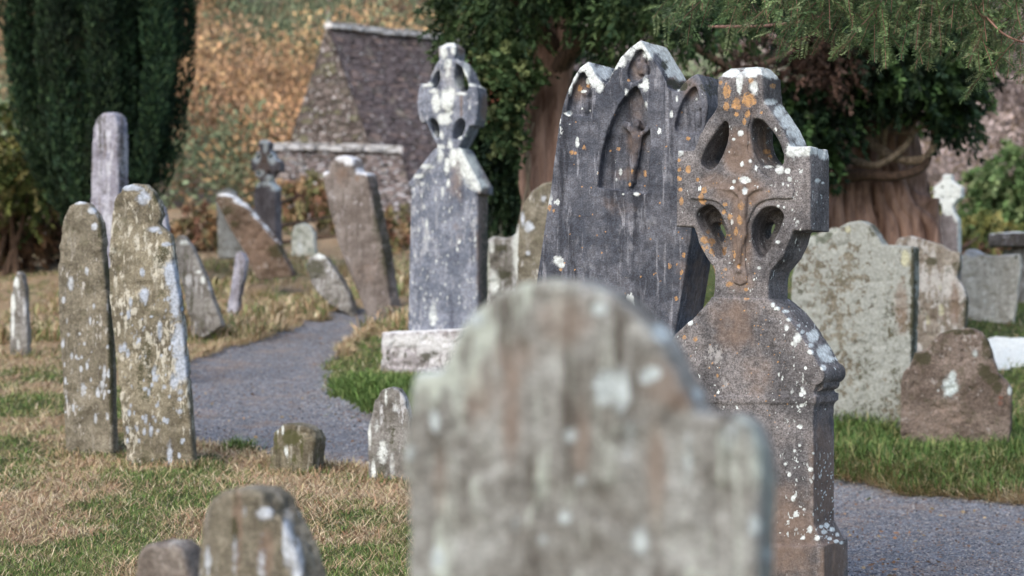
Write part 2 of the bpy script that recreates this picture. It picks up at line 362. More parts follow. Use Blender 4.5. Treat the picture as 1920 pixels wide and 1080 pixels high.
M_grey = stone('grey_weathered_slate', (.13, .125, .115), (.24, .24, .235), (.08, .075, .065), seed=8, streak=.7, patch=(.63, .70), patchcol=(.45, .47, .50), pscale=8, pstretch=.2, moss=.4)
M_brown = stone('brown_slate', (.085, .060, .045), (.15, .115, .092), (.09, .07, .055), seed=9, streak=.5, patch=(.64, .72), patchcol=(.36, .34, .33), top=.45, moss=.3, wcol=(.66, .70, .74))
M_purple = stone('purple_grey_slate', (.125, .108, .10), (.205, .185, .175), (.08, .068, .06), seed=10, streak=.6, patch=(.66, .74), patchcol=(.34, .33, .35), top=.45, wcol=(.66, .70, .76))
M_pale = stone('pale_green_grey_stone', (.22, .25, .21), (.36, .40, .36), (.15, .15, .12), seed=11, streak=.4, patch=(.5, .62), patchcol=(.55, .58, .55), moss=.35)
M_big = stone('grey_crusted_stone', (.13, .118, .092), (.20, .19, .155), (.10, .09, .065), seed=12, streak=.25, patch=(.46, .51), patchcol=(.30, .325, .315), pscale=9, pstretch=.8, moss=.25, grain=.5, bumpd=.012, wcol=(.48, .49, .36))
M_mott = stone('mottled_stone', (.17, .145, .12), (.27, .25, .22), (.10, .08, .065), seed=13, streak=.5, patch=(.52, .6), patchcol=(.42, .42, .42), pscale=6, pstretch=.4, moss=.5, orange=(.22, .09, .07), wcol=(.50, .50, .36))
M_sand = stone('pale_sandstone', (.30, .30, .275), (.42, .43, .41), (.24, .22, .19), seed=14, streak=.4, patch=(.58, .7), patchcol=(.48, .50, .50), moss=.2, wcol=(.40, .44, .54))
M_sand2 = stone('pale_cream_slab', (.42, .41, .37), (.58, .58, .54), (.30, .28, .25), seed=24, streak=.5, patch=(.58, .7), patchcol=(.60, .62, .60), moss=.2, wcol=(.50, .54, .62))
M_red = stone('rough_brown_stone', (.105, .083, .07), (.20, .165, .145), (.07, .055, .047), seed=15, streak=.15, patch=(.62, .72), patchcol=(.30, .28, .27), pscale=9, pstretch=.8, moss=.35, grain=.6, bumpd=.016, wcol=(.52, .60, .62), dots=.03, orange=(.20, .075, .05))
M_white = stone('white_lichened_stone', (.36, .38, .41), (.56, .59, .62), (.22, .22, .22), seed=17, streak=.7, patch=(.45, .55), patchcol=(.72, .76, .8), top=.5)
M_dark = stone('dark_slate', (.10, .09, .095), (.17, .155, .165), (.06, .05, .05), seed=18, streak=.6, patch=(.68, .75), patchcol=(.3, .3, .33), top=.4, orange=(.35, .16, .07))

# ================================================================== the setting: ground, path, far hillside
def axis(segs):
    out = [];
    for a, b, st in segs: out += list(np.arange(a, b, st))
    return np.array(out + [segs[-1][1]])
ys = axis([(-8, 6, 1.), (6, 8.5, .25), (8.5, 18, .07), (18, 30, .1), (30, 45, .2), (45, 62, .5)])
xs = axis([(-30, -10, 1.5), (-10, -5, .4), (-5, 5, .08), (5, 10, .4), (10, 30, 1.5)])
X, Y = np.meshgrid(xs, ys); Z = hgt(X, Y)
nx, ny = len(xs), len(ys)
idx = np.arange(nx * ny).reshape(ny, nx); FQ = np.stack([idx[:-1, :-1], idx[:-1, 1:], idx[1:, 1:], idx[1:, :-1]], -1).reshape(-1, 4)
me = npmesh('ground', np.stack([X, Y, Z], -1).reshape(-1, 3), FQ)
a = me.attributes.new('dry', 'FLOAT', 'POINT'); a.data.foreach_set('value', brownness(X, Y).astype(np.float32).ravel())
t = NT('turf_soil'); v = t.coord(); n = t.noise(v, 3.2, 6, .7); n2 = t.noise(v, 46, 6, .75)
gr = t.mix(t.ramp(n2, .3, .7), (.030, .045, .014), (.12, .15, .05)); br = t.mix(t.ramp(n2, .32, .68), (.15, .10, .06), (.48, .36, .23))
k = t.ramp(t.math('ADD', t.attr('dry'), t.math('MULTIPLY', t.math('SUBTRACT', n, .5), .9)), .35, .65)
col = t.mix(k, gr, br); t.bump(n2, .03, 1.); mt = t.out(col)
tag(link('ground', me, mt), kind='structure')
# path: its own sheet a few millimetres over the ground
pxs = np.arange(-4.2, 9.01, .06); pys = np.arange(8.6, 30, .08); PX, PY = np.meshgrid(pxs, pys)
ins = in_path(PX, PY); idx = np.arange(PX.size).reshape(PX.shape)
cell = ins[:-1, :-1] | ins[:-1, 1:] | ins[1:, 1:] | ins[1:, :-1]
FQ = np.stack([idx[:-1, :-1], idx[:-1, 1:], idx[1:, 1:], idx[1:, :-1]], -1)[cell]
used = np.unique(FQ); remap = np.full(PX.size, -1); remap[used] = np.arange(len(used))
PZ = hgt(PX, PY) + .016
me = npmesh('path', np.stack([PX, PY, PZ], -1).reshape(-1, 3)[used], remap[FQ])
t = NT('blue_grey_gravel'); v = t.coord(); n = t.noise(v, 1.6, 5, .6); vo = t.n('ShaderNodeTexVoronoi'); vo.inputs['Scale'].default_value = 75; t.l(v, vo.inputs['Vector'])
sep = t.n('ShaderNodeSeparateColor'); t.l(vo.outputs['Color'], sep.inputs[0])
c0 = t.mix(sep.outputs[0], (.070, .080, .10), (.265, .285, .325)); c0 = t.mix(t.ramp(sep.outputs[1], .90, .97), c0, (.42, .40, .38)); c0 = t.mix(t.ramp(sep.outputs[2], .88, .95), c0, (.20, .13, .10))
c0 = t.mix(t.math('MULTIPLY', t.ramp(n, .50, .66), .5), c0, t.mix(sep.outputs[1], (.20, .145, .115), (.34, .27, .22))); c0 = t.mix(1., c0, t.mix(t.ramp(t.noise(v, 6, 5, .7), .3, .7), (.8, .8, .8), (1.15, 1.15, 1.15)), 'MULTIPLY')
hb = t.math('SUBTRACT', 1., vo.outputs['Distance']); t.bump(hb, .012, 1.); mt = t.out(c0)
tag(link('path', me, mt), kind='structure')
# loose chippings on the path
def stones_mesh(name, n, area, smin, smax, cols, mat, inpath=True):
    P = []
    while len(P) < n:
        y = 1 / rng.uniform(1 / area[3], 1 / area[2], 4000); x = rng.uniform(area[0], area[1], 4000)
        ok = in_path(x, y) & (np.abs(x) < y * .33)
        P += list(zip(x[ok], y[ok]))
    P = np.array(P[:n]); z = hgt(P[:, 0], P[:, 1]) + .017
    base = np.array([(1, 0, 0), (-1, 0, 0), (0, 1, 0), (0, -1, 0), (0, 0, 1), (0, 0, -1)], float)
    fc = np.array([(0, 2, 4), (2, 1, 4), (1, 3, 4), (3, 0, 4), (2, 0, 5), (1, 2, 5), (3, 1, 5), (0, 3, 5)])
    s = rng.uniform(smin, smax, n)[:, None, None] * rng.uniform(.6, 1.3, (n, 1, 3)) * np.array([1, 1, .6])
    th = rng.uniform(0, 6.28, n); B = base[None] * s * rng.uniform(.8, 1.2, (n, 6, 1)); c, sn = np.cos(th)[:, None], np.sin(th)[:, None]
    B = np.stack([B[..., 0] * c - B[..., 1] * sn, B[..., 0] * sn + B[..., 1] * c, B[..., 2]], -1)
    V = (B + np.stack([P[:, 0], P[:, 1], z], 1)[:, None]).reshape(-1, 3)
    Fc = (fc[None] + (np.arange(n) * 6)[:, None, None]).reshape(-1, 3)
    cc = np.repeat(cols[rng.integers(0, len(cols), n)], 8, 0)
    return link(name, npmesh(name, V, Fc, cc), mat, smooth=False)
gcols = np.array([(.08, .09, .11), (.13, .14, .165), (.19, .20, .225), (.11, .11, .135), (.34, .33, .33), (.2, .14, .11), (.06, .065, .085), (.26, .27, .29)])
tag(stones_mesh('loose_gravel', 26000, (-4.2, 5, 9.5, 26), .004, .011, gcols, tint_mat('chippings')), 'loose grey and buff chippings strewn over the gravel path', 'gravel', kind='stuff')

# ------------------------------------------------------------------ grass
def scatter(n, x0, x1, y0, y1, power=1.6, cond=None):
    out = np.zeros((0, 2)); it = 0
    while len(out) < n and it < 60:
        it += 1; u = rng.uniform(size=n); p = 1 - power
        y = (y0 ** p + u * (y1 ** p - y0 ** p)) ** (1 / p); s = rng.uniform(-1, 1, n); x = s * y * .32
        ok = (x > x0) & (x < x1)
        x, y = x[ok], y[ok]; ok = ~in_path(x, y, .07)
        if cond is not None: ok &= cond(x, y)
        out = np.concatenate([out, np.stack([x[ok], y[ok]], 1)])
    return out[:n]
def pal(cols, n, jit=.18):
    c = np.array(cols)[rng.integers(0, len(cols), n)]; return np.clip(c * (1 + rng.normal(0, jit, (n, 1))), .005, .8)
GREEN = [(.09, .165, .04), (.125, .21, .055), (.07, .12, .035), (.18, .235, .08), (.23, .235, .10), (.13, .15, .055)]
STRAW = [(.46, .36, .23), (.54, .45, .30), (.40, .27, .17), (.28, .18, .12), (.60, .52, .37), (.42, .30, .19), (.40, .35, .20), (.32, .31, .15)]
def blades(name, P, Lm, Wm, lean, cols, mat, label, droop=.35):
    n = len(P); z = hgt(P[:, 0], P[:, 1]); sc = np.clip(P[:, 1] / 11, .9, 2.2)
    L = Lm * rng.uniform(.5, 1.35, n) * sc ** .6; Wd = Wm * rng.uniform(.7, 1.3, n) * sc
    th = rng.uniform(0, 6.283, n); ln = np.clip(rng.normal(lean, .25, n), .02, 1.45)
    D = np.stack([np.cos(th) * np.sin(ln), np.sin(th) * np.sin(ln), np.cos(ln)], 1)
    sdv = np.stack([-np.sin(th), np.cos(th), np.zeros(n)], 1); sdv[:, :] = norm(sdv + rng.normal(0, .4, (n, 3)) * np.array([1, 1, .2]))
    B = np.stack([P[:, 0], P[:, 1], z - .01 + rng.uniform(0, .02, n) * (lean > .9)], 1); Lc = L[:, None]; Wc = Wd[:, None]
    M = B + D * Lc * .55; T = B + D * Lc * .9 + np.stack([np.cos(th), np.sin(th), -np.full(n, .9)], 1) * Lc * droop * .4; T[:, 2] = np.maximum(T[:, 2], z + .006)
    V = np.stack([B - sdv * Wc * .5, B + sdv * Wc * .5, M + sdv * Wc * .42, T, M - sdv * Wc * .42], 1).reshape(-1, 3)
    i = np.arange(n)[:, None] * 5
    Fc = np.concatenate([i + np.array([0, 1, 2, 4])], 0); me = bpy.data.meshes.new(name)
    Ft = i + np.array([4, 2, 3, 3])  # tip as a thin quad is degenerate: build as separate triangles below
    me = npmesh(name, V, np.concatenate([np.stack([i[:, 0], i[:, 0] + 1, i[:, 0] + 2], 1), np.stack([i[:, 0], i[:, 0] + 2, i[:, 0] + 4], 1), np.stack([i[:, 0] + 4, i[:, 0] + 2, i[:, 0] + 3], 1)]), np.tile(cols, (3, 1)))
    o = link(name, me, mat, smooth=False); tag(o, label, 'grass', kind='stuff'); return o
dry = lambda x, y: brownness(x, y) + (fb2(x, y, 5, 2, 55) - .5) * 1.5 + rng.normal(0, .22, np.shape(x))
left = lambda x, y: (x < .4) | (y > 17)
P = scatter(170000, -9, 9, 8.8, 34, 1.9, lambda x, y: dry(x, y) < .5)
blades('green_grass', P, .05, .0042, .45, pal(GREEN, len(P)), M_grass, 'short green turf growing between the graves')
P = scatter(92000, -9, 9, 8.8, 40, 1.8, lambda x, y: dry(x, y) > .35)
blades('dry_grass', P, .085, .0034, 1.15, pal(STRAW, len(P)), M_grass, 'mown dry straw lying in drifts on the lawn', .15)
P = scatter(48000, -9, 9, 8.8, 40, 1.8, lambda x, y: dry(x, y) < .6)
blades('straw_on_turf', P, .075, .003, 1.2, pal(STRAW, len(P)), M_grass, 'thin scattered straws lying over the green turf', .15)
P = scatter(8000, -9, .4, 9, 14.5, 1.2, lambda x, y: dry(x, y) > .45)
blades('loose_hay', P, .12, .0034, 1.25, pal([(.50, .38, .26), (.42, .27, .18), (.34, .19, .12), (.60, .50, .36), (.24, .14, .09)], len(P)), M_grass, 'long loose strands of cut hay lying on the lawn', .25)
def litter(name, n, cond, label):
    y = 1 / rng.uniform(1 / 26, 1 / 9.5, n * 6); x = rng.uniform(-.3, .3, n * 6) * y; k = cond(x, y); x, y = x[k][:n], y[k][:n]; n = len(x)
    P = np.stack([x, y, hgt(x, y) + .024], 1); D = rng.normal(size=(n, 3)) * np.array([1, 1, .25])
    o = leaves(name, P, D, rng.uniform(.015, .045, n), rng.uniform(.010, .026, n), pal([(.22, .13, .08), (.30, .20, .13), (.16, .10, .07), (.34, .27, .17)], n), M_grass, bend=.12)
    tag(o, label, 'leaves', kind='stuff')
litter('fallen_leaves', 600, lambda x, y: in_path(x, y) & (fb2(x, y, 1.2, 3, 71) > .47), 'small brown leaves fallen along the gravel path')
# long grass on the verge island, at the right hand bank and along the path's edges
isl = lambda x, y: (x > -2.0) & (x < .6) & (y > 13.8) & (y < 17.5)
P = scatter(26000, -2.2, .6, 13.8, 21, 1.5, isl)
blades('verge_grass', P, .14, .0045, .5, pal(GREEN[:4], len(P)), M_grass, 'long green grass overhanging the bend of the path', .6)
bank = lambda x, y: (x > 1.6) & (y > 14.0) & (y < 17.2) & (fb2(x, y, 1.6, 2, 3) + (y - 14.6) * .12 > .38)
P = scatter(30000, 1.6, 5.6, 14.0, 17.2, 1.2, bank)
blades('bank_grass', P, .21, .0045, .6, pal(GREEN[:4] + [(.07, .14, .04), (.05, .10, .03), (.30, .27, .13)], len(P)), M_grass, 'long green grass on the bank before the brown headstone', .6)
P = scatter(24000, 1.2, 5.2, 13.7, 15.3, 1.2, lambda x, y: (y < 14.75 + fb2(x, y, 2., 2, 9) * .9))
blades('bank_straw', P, .16, .0042, 1.15, pal(STRAW, len(P)), M_grass, 'straw fringe along the right hand path edge', .3)
P = scatter(16000, -4, .5, 12.2, 26, 1.3, lambda x, y: (path_soft(x, y, .16) > .15) & ~((x > -2.0) & (y > 14.2) & (y < 20)))
blades('edge_straw', P, .10, .0038, .95, pal(STRAW, len(P)), M_grass, 'dry grass fringe curling over the path edge', .4)
P = scatter(20000, -6, 1.2, 21.5, 36, 1.2, lambda x, y: (fb2(x, y, 1.1, 3, 8) > .5))
blades('tussock_grass', P, .20, .007, .6, pal(STRAW + GREEN[1:4], len(P)), M_grass, 'rough tussocks on the bank beyond the path', .6)

# ------------------------------------------------------------------ far hillside and its wood
hx = np.linspace(-70, 70, 90); hy = np.linspace(56, 170, 70); HX, HY = np.meshgrid(hx, hy)
def hill(x, y): return np.interp(y, [50, 60, 75, 100, 170], [3.0, 3.9, 8.5, 20, 52]) + (fb2(x, y, .06, 3, 40) - .5) * 5 * sstep(60, 72, y) - sstep(2, 20, x) * 0.5
idx = np.arange(HX.size).reshape(HX.shape); FQ = np.stack([idx[:-1, :-1], idx[:-1, 1:], idx[1:, 1:], idx[1:, :-1]], -1).reshape(-1, 4)
t = NT('hill_bracken'); v = t.coord(); n = t.noise(v, .5, 7, .7); col = t.mix(t.ramp(n, .35, .65), (.14, .11, .07), (.28, .19, .11)); mt = t.out(t.mix(t.ramp(t.noise(v, .12, 3), .4, .6), col, (.10, .085, .075)))
tag(link('hillside', npmesh('hillside', np.stack([HX, HY, hill(HX, HY)], -1).reshape(-1, 3), FQ), mt), kind='structure')

# ================================================================== headstones
def gpy(px, Y): return 540 - (float(hgt((px - 960) / F * Y, Y)) - CH) / Y * F
def gY(px, py): return ray_ground(px, py)[1]
def zx(pts, x0, y0, k): return [(x0 + x * k, y0 + y * k) for x, y in pts]
rs = random.Random(3)
def sprinkle(n, x0, x1, y0, y1, r0, r1, asp=1.3, s=1.):
    out = []
    for _ in range(n):
        r = r0 + (r1 - r0) * rs.random() ** 2; out.append((rs.uniform(x0, x1), rs.uniform(y0, y1), r, r * rs.uniform(.9, asp), s))
    return out

# ---- the tall ringed cross in focus
HY = 9.0; hp = Plane(1393, 1170, HY, 29, 0)
Z1 = lambda pts: [hp.uv(*p) for p in zx(pts, 1240, 100, .426)]
UV = lambda pts: [hp.uv(*p) for p in pts]
HT = .25
he = empty('celtic_cross_headstone', tuple(hp.P0), 'tall dark ringed cross with orange and white lichen and carved crucifix, nearest of the crosses', 'stone cross', None)
outer = Z1([(243, 100), (445, 97), (447, 205), (485, 262), (527, 325), (553, 380), (566, 412), (656, 408), (657, 782), (578, 782), (562, 838), (533, 900), (482, 962), (472, 1000), (470, 1090),
            (225, 1090), (229, 1000), (231, 952), (198, 900), (165, 840), (140, 764), (64, 764), (67, 425), (141, 425), (166, 355), (202, 290), (246, 232)])
holes = [cspline(Z1(h), 3) for h in (
    [(281, 300), (293, 345), (290, 390), (270, 445), (240, 493), (212, 512), (182, 497), (172, 478), (182, 445), (207, 395), (243, 340)],
    [(404, 292), (392, 345), (397, 400), (415, 450), (447, 492), (490, 510), (526, 496), (538, 470), (532, 425), (508, 370), (475, 325), (440, 292)],
    [(153, 712), (180, 678), (215, 668), (250, 695), (272, 740), (287, 790), (289, 835), (277, 875), (258, 903), (232, 880), (200, 822), (170, 770)],
    [(535, 712), (515, 684), (485, 675), (448, 684), (415, 718), (399, 765), (397, 820), (412, 870), (436, 900), (470, 862), (505, 800), (528, 745)])]
bm = bmesh.new(); extr(bm, [outer] + holes, -.10, 0, .007)
def shrink(h, k, du): c = np.mean(h, 0); return [tuple(c + (np.array(q) - c) * k + np.array([du, 0])) for q in h]
extr(bm, [outer] + [shrink(h, .90, -.004) for h in holes], -.16, -.08, .012); extr(bm, [outer] + [shrink(h, k_, d_) for h, k_, d_ in zip(holes, (.70, .8, .4, .34), (-.014, -.004, -.035, -.045))], -HT, -.14, .012)
# pitched cap on the upper arm
e = Z1([(243, 102), (445, 99), (262, 72), (425, 66), (262, 66), (425, 60)])
u0, u1 = e[0][0], e[1][0]; vz = (e[0][1] + e[1][1]) / 2; vt = e[2][1] + .012
bm_hull(bm, [(u0 + .003, vz - .02, -.003), (u1 - .003, vz - .02, -.003), (u0 + .003, vz - .02, -HT + .003), (u1 - .003, vz - .02, -HT + .003),
             (u0 + .003, vz, -.003), (u1 - .003, vz, -.003), (u0 + .003, vz, -HT + .003), (u1 - .003, vz, -HT + .003),
             (u0 + .04, vt, -.07), (u1 - .035, vt, -.07), (u0 + .04, vt, -HT + .07), (u1 - .035, vt, -HT + .07)])
# raised centre cross between the openings
rc = [hp.uv(*p) for p in zx([(300, 240), (395, 240), (385, 330), (385, 420), (400, 470), (440, 520), (500, 560), (580, 570), (580, 640), (500, 640), (430, 660), (395, 710), (372, 790), (372, 900), (380, 1010),
                             (318, 1010), (318, 900), (312, 790), (292, 710), (255, 660), (200, 645), (130, 640), (130, 570), (200, 560), (245, 530), (285, 480), (304, 420), (306, 330)], 1240, 100, .426)]
me = remesh(bm, .0048); wear(me, .0022, 11, 1.4)
def specks(n, rads, f):
    out = []
    for _ in range(n // 3):
        cx, cy = f()
        for _k in range(random.randint(1, 5)): q = random.choice(rads); out.append((cx + random.gauss(0, 7), cy + random.gauss(0, 9), q * random.uniform(.7, 1.1), q * random.uniform(.8, 1.6), random.uniform(.62, 1)))
    return out
def Z1x(pts): return zx(pts, 1240, 100, .426)
def hs(l, sc=.426): return [(1240 + a * sc, 100 + b * sc, rx * sc, ry * sc, *r) for a, b, rx, ry, *r in l]
random.seed(5)
wl = hs([(300, 85, 60, 22), (345, 130, 16, 55), (390, 80, 40, 30), (420, 70, 45, 26), (408, 150, 20, 30), (480, 85, 50, 32), (350, 350, 15, 15), (318, 378, 8, 8), (480, 215, 30, 16), (520, 255, 32, 32), (555, 300, 36, 38), (590, 340, 46, 45), (620, 385, 42, 30),
         (575, 425, 28, 40), (610, 430, 60, 28), (690, 425, 62, 26), (720, 450, 30, 24), (520, 510, 20, 22), (555, 518, 14, 14), (565, 552, 12, 14), (470, 500, 22, 7), (366, 558, 26, 17), (320, 565, 8, 8), (312, 592, 10, 8), (368, 608, 14, 18),
         (355, 487, 9, 12), (392, 475, 7, 9), (686, 560, 14, 12), (709, 571, 8, 7), (515, 672, 7, 7), (540, 678, 6, 6), (512, 830, 11, 9), (85, 440, 18, 22, .7), (430, 945, 10, 9), (600, 740, 7, 7), (470, 330, 7, 7), (535, 575, 6, 8)])
wl += [tuple(q) for q in hs(specks(90, (3, 3, 4, 5), lambda: (random.gauss(640, 55), random.gauss(640, 90))))]
wl += [tuple(q) for q in hs(specks(90, (2.6, 3, 4), lambda: (random.uniform(230, 640), random.uniform(300, 1060))))]
ol = hs([(290, 170, 16, 38), (285, 232, 12, 22), (330, 222, 20, 26), (380, 205, 28, 34), (400, 215, 20, 16), (330, 268, 12, 12), (380, 268, 13, 20), (365, 300, 8, 14), (262, 128, 8, 10), (395, 120, 12, 14), (492, 143, 14, 12), (440, 260, 8, 8),
         (78, 553, 13, 12), (120, 512, 12, 18), (85, 600, 9, 9), (87, 650, 10, 18), (160, 555, 9, 9), (145, 405, 10, 9), (190, 600, 11, 16), (175, 635, 12, 22), (188, 655, 14, 12), (350, 670, 14, 20), (280, 665, 9, 9), (275, 700, 10, 12),
         (345, 730, 12, 22), (190, 823, 18, 18), (222, 828, 18, 14), (205, 785, 10, 10), (180, 862, 12, 13), (222, 872, 10, 12), (278, 868, 10, 20), (342, 940, 10, 12), (229, 975, 8, 40), (297, 1015, 18, 13), (372, 1040, 12, 9), (150, 795, 8, 8),
         (465, 432, 18, 11), (480, 455, 10, 8), (80, 510, 9, 14, .8), (330, 780, 10, 20), (300, 720, 10, 14), (77, 470, 8, 8)])
ol += [tuple(q) for q in hs(specks(70, (3, 4, 5, 6), lambda: (random.gauss(310, 60), random.uniform(520, 1000))))]
br = hs([(340, 430, 70, 120, .9), (350, 600, 120, 70, .9), (345, 800, 50, 190, .9), (350, 1000, 70, 80, .6), (370, 230, 60, 120, .5), (450, 420, 60, 90, .6), (240, 560, 90, 50, .6)])
paint(me, hp.mat(), wl=wl, ol=ol, br=br)
o = link('cross_head', me, M_hero, he); o.matrix_basis = Matrix.Translation(-he.location) @ hp.mat()
bm = bmesh.new(); extr(bm, [cspline(rc, 2)], -.03, .010, .007)
def ru(x, y, z): a = hp.uv(*zx([(x, y)], 1240, 100, .426)[0]); return (a[0], a[1], z)
bm_rod(bm, [ru(362, 585, .012), ru(366, 640, .020), ru(366, 700, .018), ru(362, 740, .016)], [.012, .022, .020, .016])
bm_rod(bm, [ru(358, 735, .016), ru(352, 830, .018), ru(348, 930, .014)], [.017, .013, .009])
bm_rod(bm, [ru(368, 738, .014), ru(372, 800, .016), ru(350, 870, .012)], [.014, .011, .008])
bm_rod(bm, [ru(374, 628, .016), ru(405, 603, .014), ru(440, 592, .010), ru(470, 590, .006)], [.011, .010, .009, .007])
bm_rod(bm, [ru(356, 628, .016), ru(320, 600, .012), ru(280, 598, .008), ru(235, 592, .006)], [.010, .009, .007, .006])
bm_ball(bm, ru(358, 590, .018), (.017, .022, .016)); bm_ball(bm, ru(346, 955, .010), (.016, .016, .012))
me = remesh(bm, .0048, 2); wear(me, .0022, 12, 1.5); paint(me, hp.mat(), wl=wl, ol=ol, br=br)
o = link('carved_crucifix', me, M_hero, he); o.matrix_basis = Matrix.Translation(-he.location) @ hp.mat()
# body with shoulders, scrolls and moulded base
body = UV([(1336, 556), (1322, 574), (1300, 596), (1266, 628), (1248, 668), (1246, 700), (1256, 725), (1258, 760), (1262, 765), (1262, 985), (1242, 1022), (1242, 1200),
           (1547, 1200), (1547, 1022), (1527, 985), (1527, 765), (1531, 757), (1531, 745), (1527, 735), (1534, 722), (1538, 700), (1536, 684), (1524, 660), (1500, 622), (1474, 588), (1455, 571), (1441, 560)])
bm = bmesh.new(); extr(bm, [body], -HT - .012, .012, .008)
# deeper plinth foot, square necking mould and scroll bosses at the shoulder ends
b0 = UV([(1242, 1024), (1549, 1022), (1549, 1200), (1242, 1200)]); extr(bm, [b0], -HT - .045, .03, .008)
m0 = UV([(1254, 742), (1533, 742), (1533, 757), (1254, 757)]); extr(bm, [m0], -HT - .03, .018, .006)
for (cx, cy) in ((1530, 703), (1252, 703)):
    c = hp.uv(cx, cy)
    bm_rod(bm, [(c[0], c[1], .016), (c[0], c[1], -HT - .016)], [.046, .046], 20)
    bm_rod(bm, [(c[0] * 1, c[1] - .045, -.02), (c[0], c[1] - .045, -HT + .02)], [.030, .030], 14)
me = remesh(bm, .0052); wear(me, .0022, 13, 1.3)
wl2 = [(1200 + a * .5, 540 + b * .5, rx * .5, ry * .5) for a, b, rx, ry in
       [(498, 64, 10, 12), (515, 78, 14, 9), (545, 88, 16, 8), (560, 118, 12, 9), (550, 150, 10, 14), (590, 190, 18, 20), (575, 210, 12, 10), (650, 180, 26, 28), (640, 215, 14, 10), (690, 240, 34, 30), (700, 265, 30, 18), (740, 262, 10, 12), (688, 298, 12, 14),
        (640, 240, 12, 10), (610, 165, 10, 10), (187, 128, 14, 12), (605, 400, 9, 9), (606, 440, 10, 8), (580, 610, 6, 6), (600, 520, 10, 9), (560, 700, 8, 10), (640, 680, 12, 10), (598, 590, 6, 7), (575, 790, 8, 12), (585, 850, 14, 12), (545, 660, 6, 7), (638, 905, 10, 14), (665, 938, 12, 11),
        (700, 890, 12, 12), (720, 905, 12, 10), (712, 940, 10, 8), (740, 925, 9, 9), (690, 915, 12, 9), (735, 950, 12, 8), (755, 955, 9, 7), (612, 936, 9, 9), (680, 895, 9, 7), (650, 620, 6, 6), (620, 300, 7, 7)]]
for _ in range(52):
    y = random.uniform(80, 960); x = random.gauss(590 + (30 if y < 300 else 0), 42); q = random.uniform(.5, 1.25)
    for _k in range(random.randint(2, 6)):
        r_ = random.uniform(1.0, 2.8) * q; wl2.append((1200 + x * .5 + random.gauss(0, 2.6), 540 + y * .5 + random.gauss(0, 4.2), r_ * random.uniform(.6, 1.1), r_ * random.uniform(.9, 1.9), random.uniform(.6, 1)))
for _ in range(110):
    y = random.uniform(60, 960); x = random.gauss(590, 60); r_ = random.uniform(.8, 1.4); wl2.append((1200 + x * .5, 540 + y * .5, r_, r_ * 1.3, random.uniform(.6, 1)))
for _ in range(90):
    r_ = random.choice([1., 1.3, 1.7]); wl2.append((random.uniform(1528, 1568), random.uniform(850, 1020), r_, r_ * 1.2))
ol2 = [(1267, 620, 4, 4), (1283, 633, 4, 5), (1304, 636, 4, 5), (1330, 690, 3, 3), (1345, 705, 3, 3), (1400, 560, 6, 4)] + [(random.uniform(1290, 1480), random.uniform(560, 800), 1.4, 1.6) for _ in range(60)]
paint(me, hp.mat(), wl=wl2, ol=ol2, br=[(1380, 610, 50, 60, .75), (1420, 700, 45, 60, .5), (1460, 1000, 90, 110, .8), (1545, 900, 30, 140, .8), (1560, 1050, 30, 60, .9)])
o = link('shouldered_base', me, M_hero, he); o.matrix_basis = Matrix.Translation(-he.location) @ hp.mat()

# ---- the triple arched headstone
TY = 9.75; tp = Plane(1060, 1120, TY, 27, 0)
Zt = lambda pts: [tp.uv(*p) for p in zx(pts, 1000, 60, .3148)]
TT = .32
outer = Zt([(80, 1080), (150, 560), (172, 450), (195, 370), (235, 275), (278, 210), (325, 176), (348, 215), (372, 255), (402, 290), (436, 300), (470, 235), (520, 150), (580, 88), (640, 46), (672, 96), (705, 150), (745, 212), (780, 270), (800, 330), (830, 350), (856, 352),
            (892, 305), (935, 268), (976, 247), (1008, 305), (1030, 375), (1040, 440)]) + [tp.uv(*p) for p in [(1297, 435), (1274, 575), (1262, 640), (1190, 1140), (925, 1140), (975, 750), (997, 590)]]
nich = cspline(Zt([(612, 322), (650, 400), (680, 485), (692, 590), (692, 720), (684, 860), (678, 962), (530, 945), (387, 928), (384, 900), (398, 760), (425, 640), (462, 530), (505, 440), (560, 370)]), 2)
n_l = cspline(Zt([(300, 238), (328, 300), (342, 370), (345, 440), (340, 500), (270, 497), (200, 490), (207, 410), (232, 330), (266, 270)]), 2)
n_r = cspline(Zt([(962, 322), (985, 390), (998, 470), (1000, 540), (992, 602), (915, 598), (842, 585), (850, 520), (872, 445), (912, 370)]), 2)
n_t = cspline(Zt([(640, 98), (668, 140), (688, 190), (694, 250), (650, 270), (600, 300), (570, 290), (560, 250), (570, 200), (600, 140)]), 2)
bm = bmesh.new(); extr(bm, [outer], -TT, -.055, .006); extr(bm, [outer, nich, n_l, n_r, n_t], -.065, 0, .004)
for nn, d in ((n_l, -.040), (n_r, -.040), (n_t, -.030)): extr(bm, [nn], -.07, d, .002)
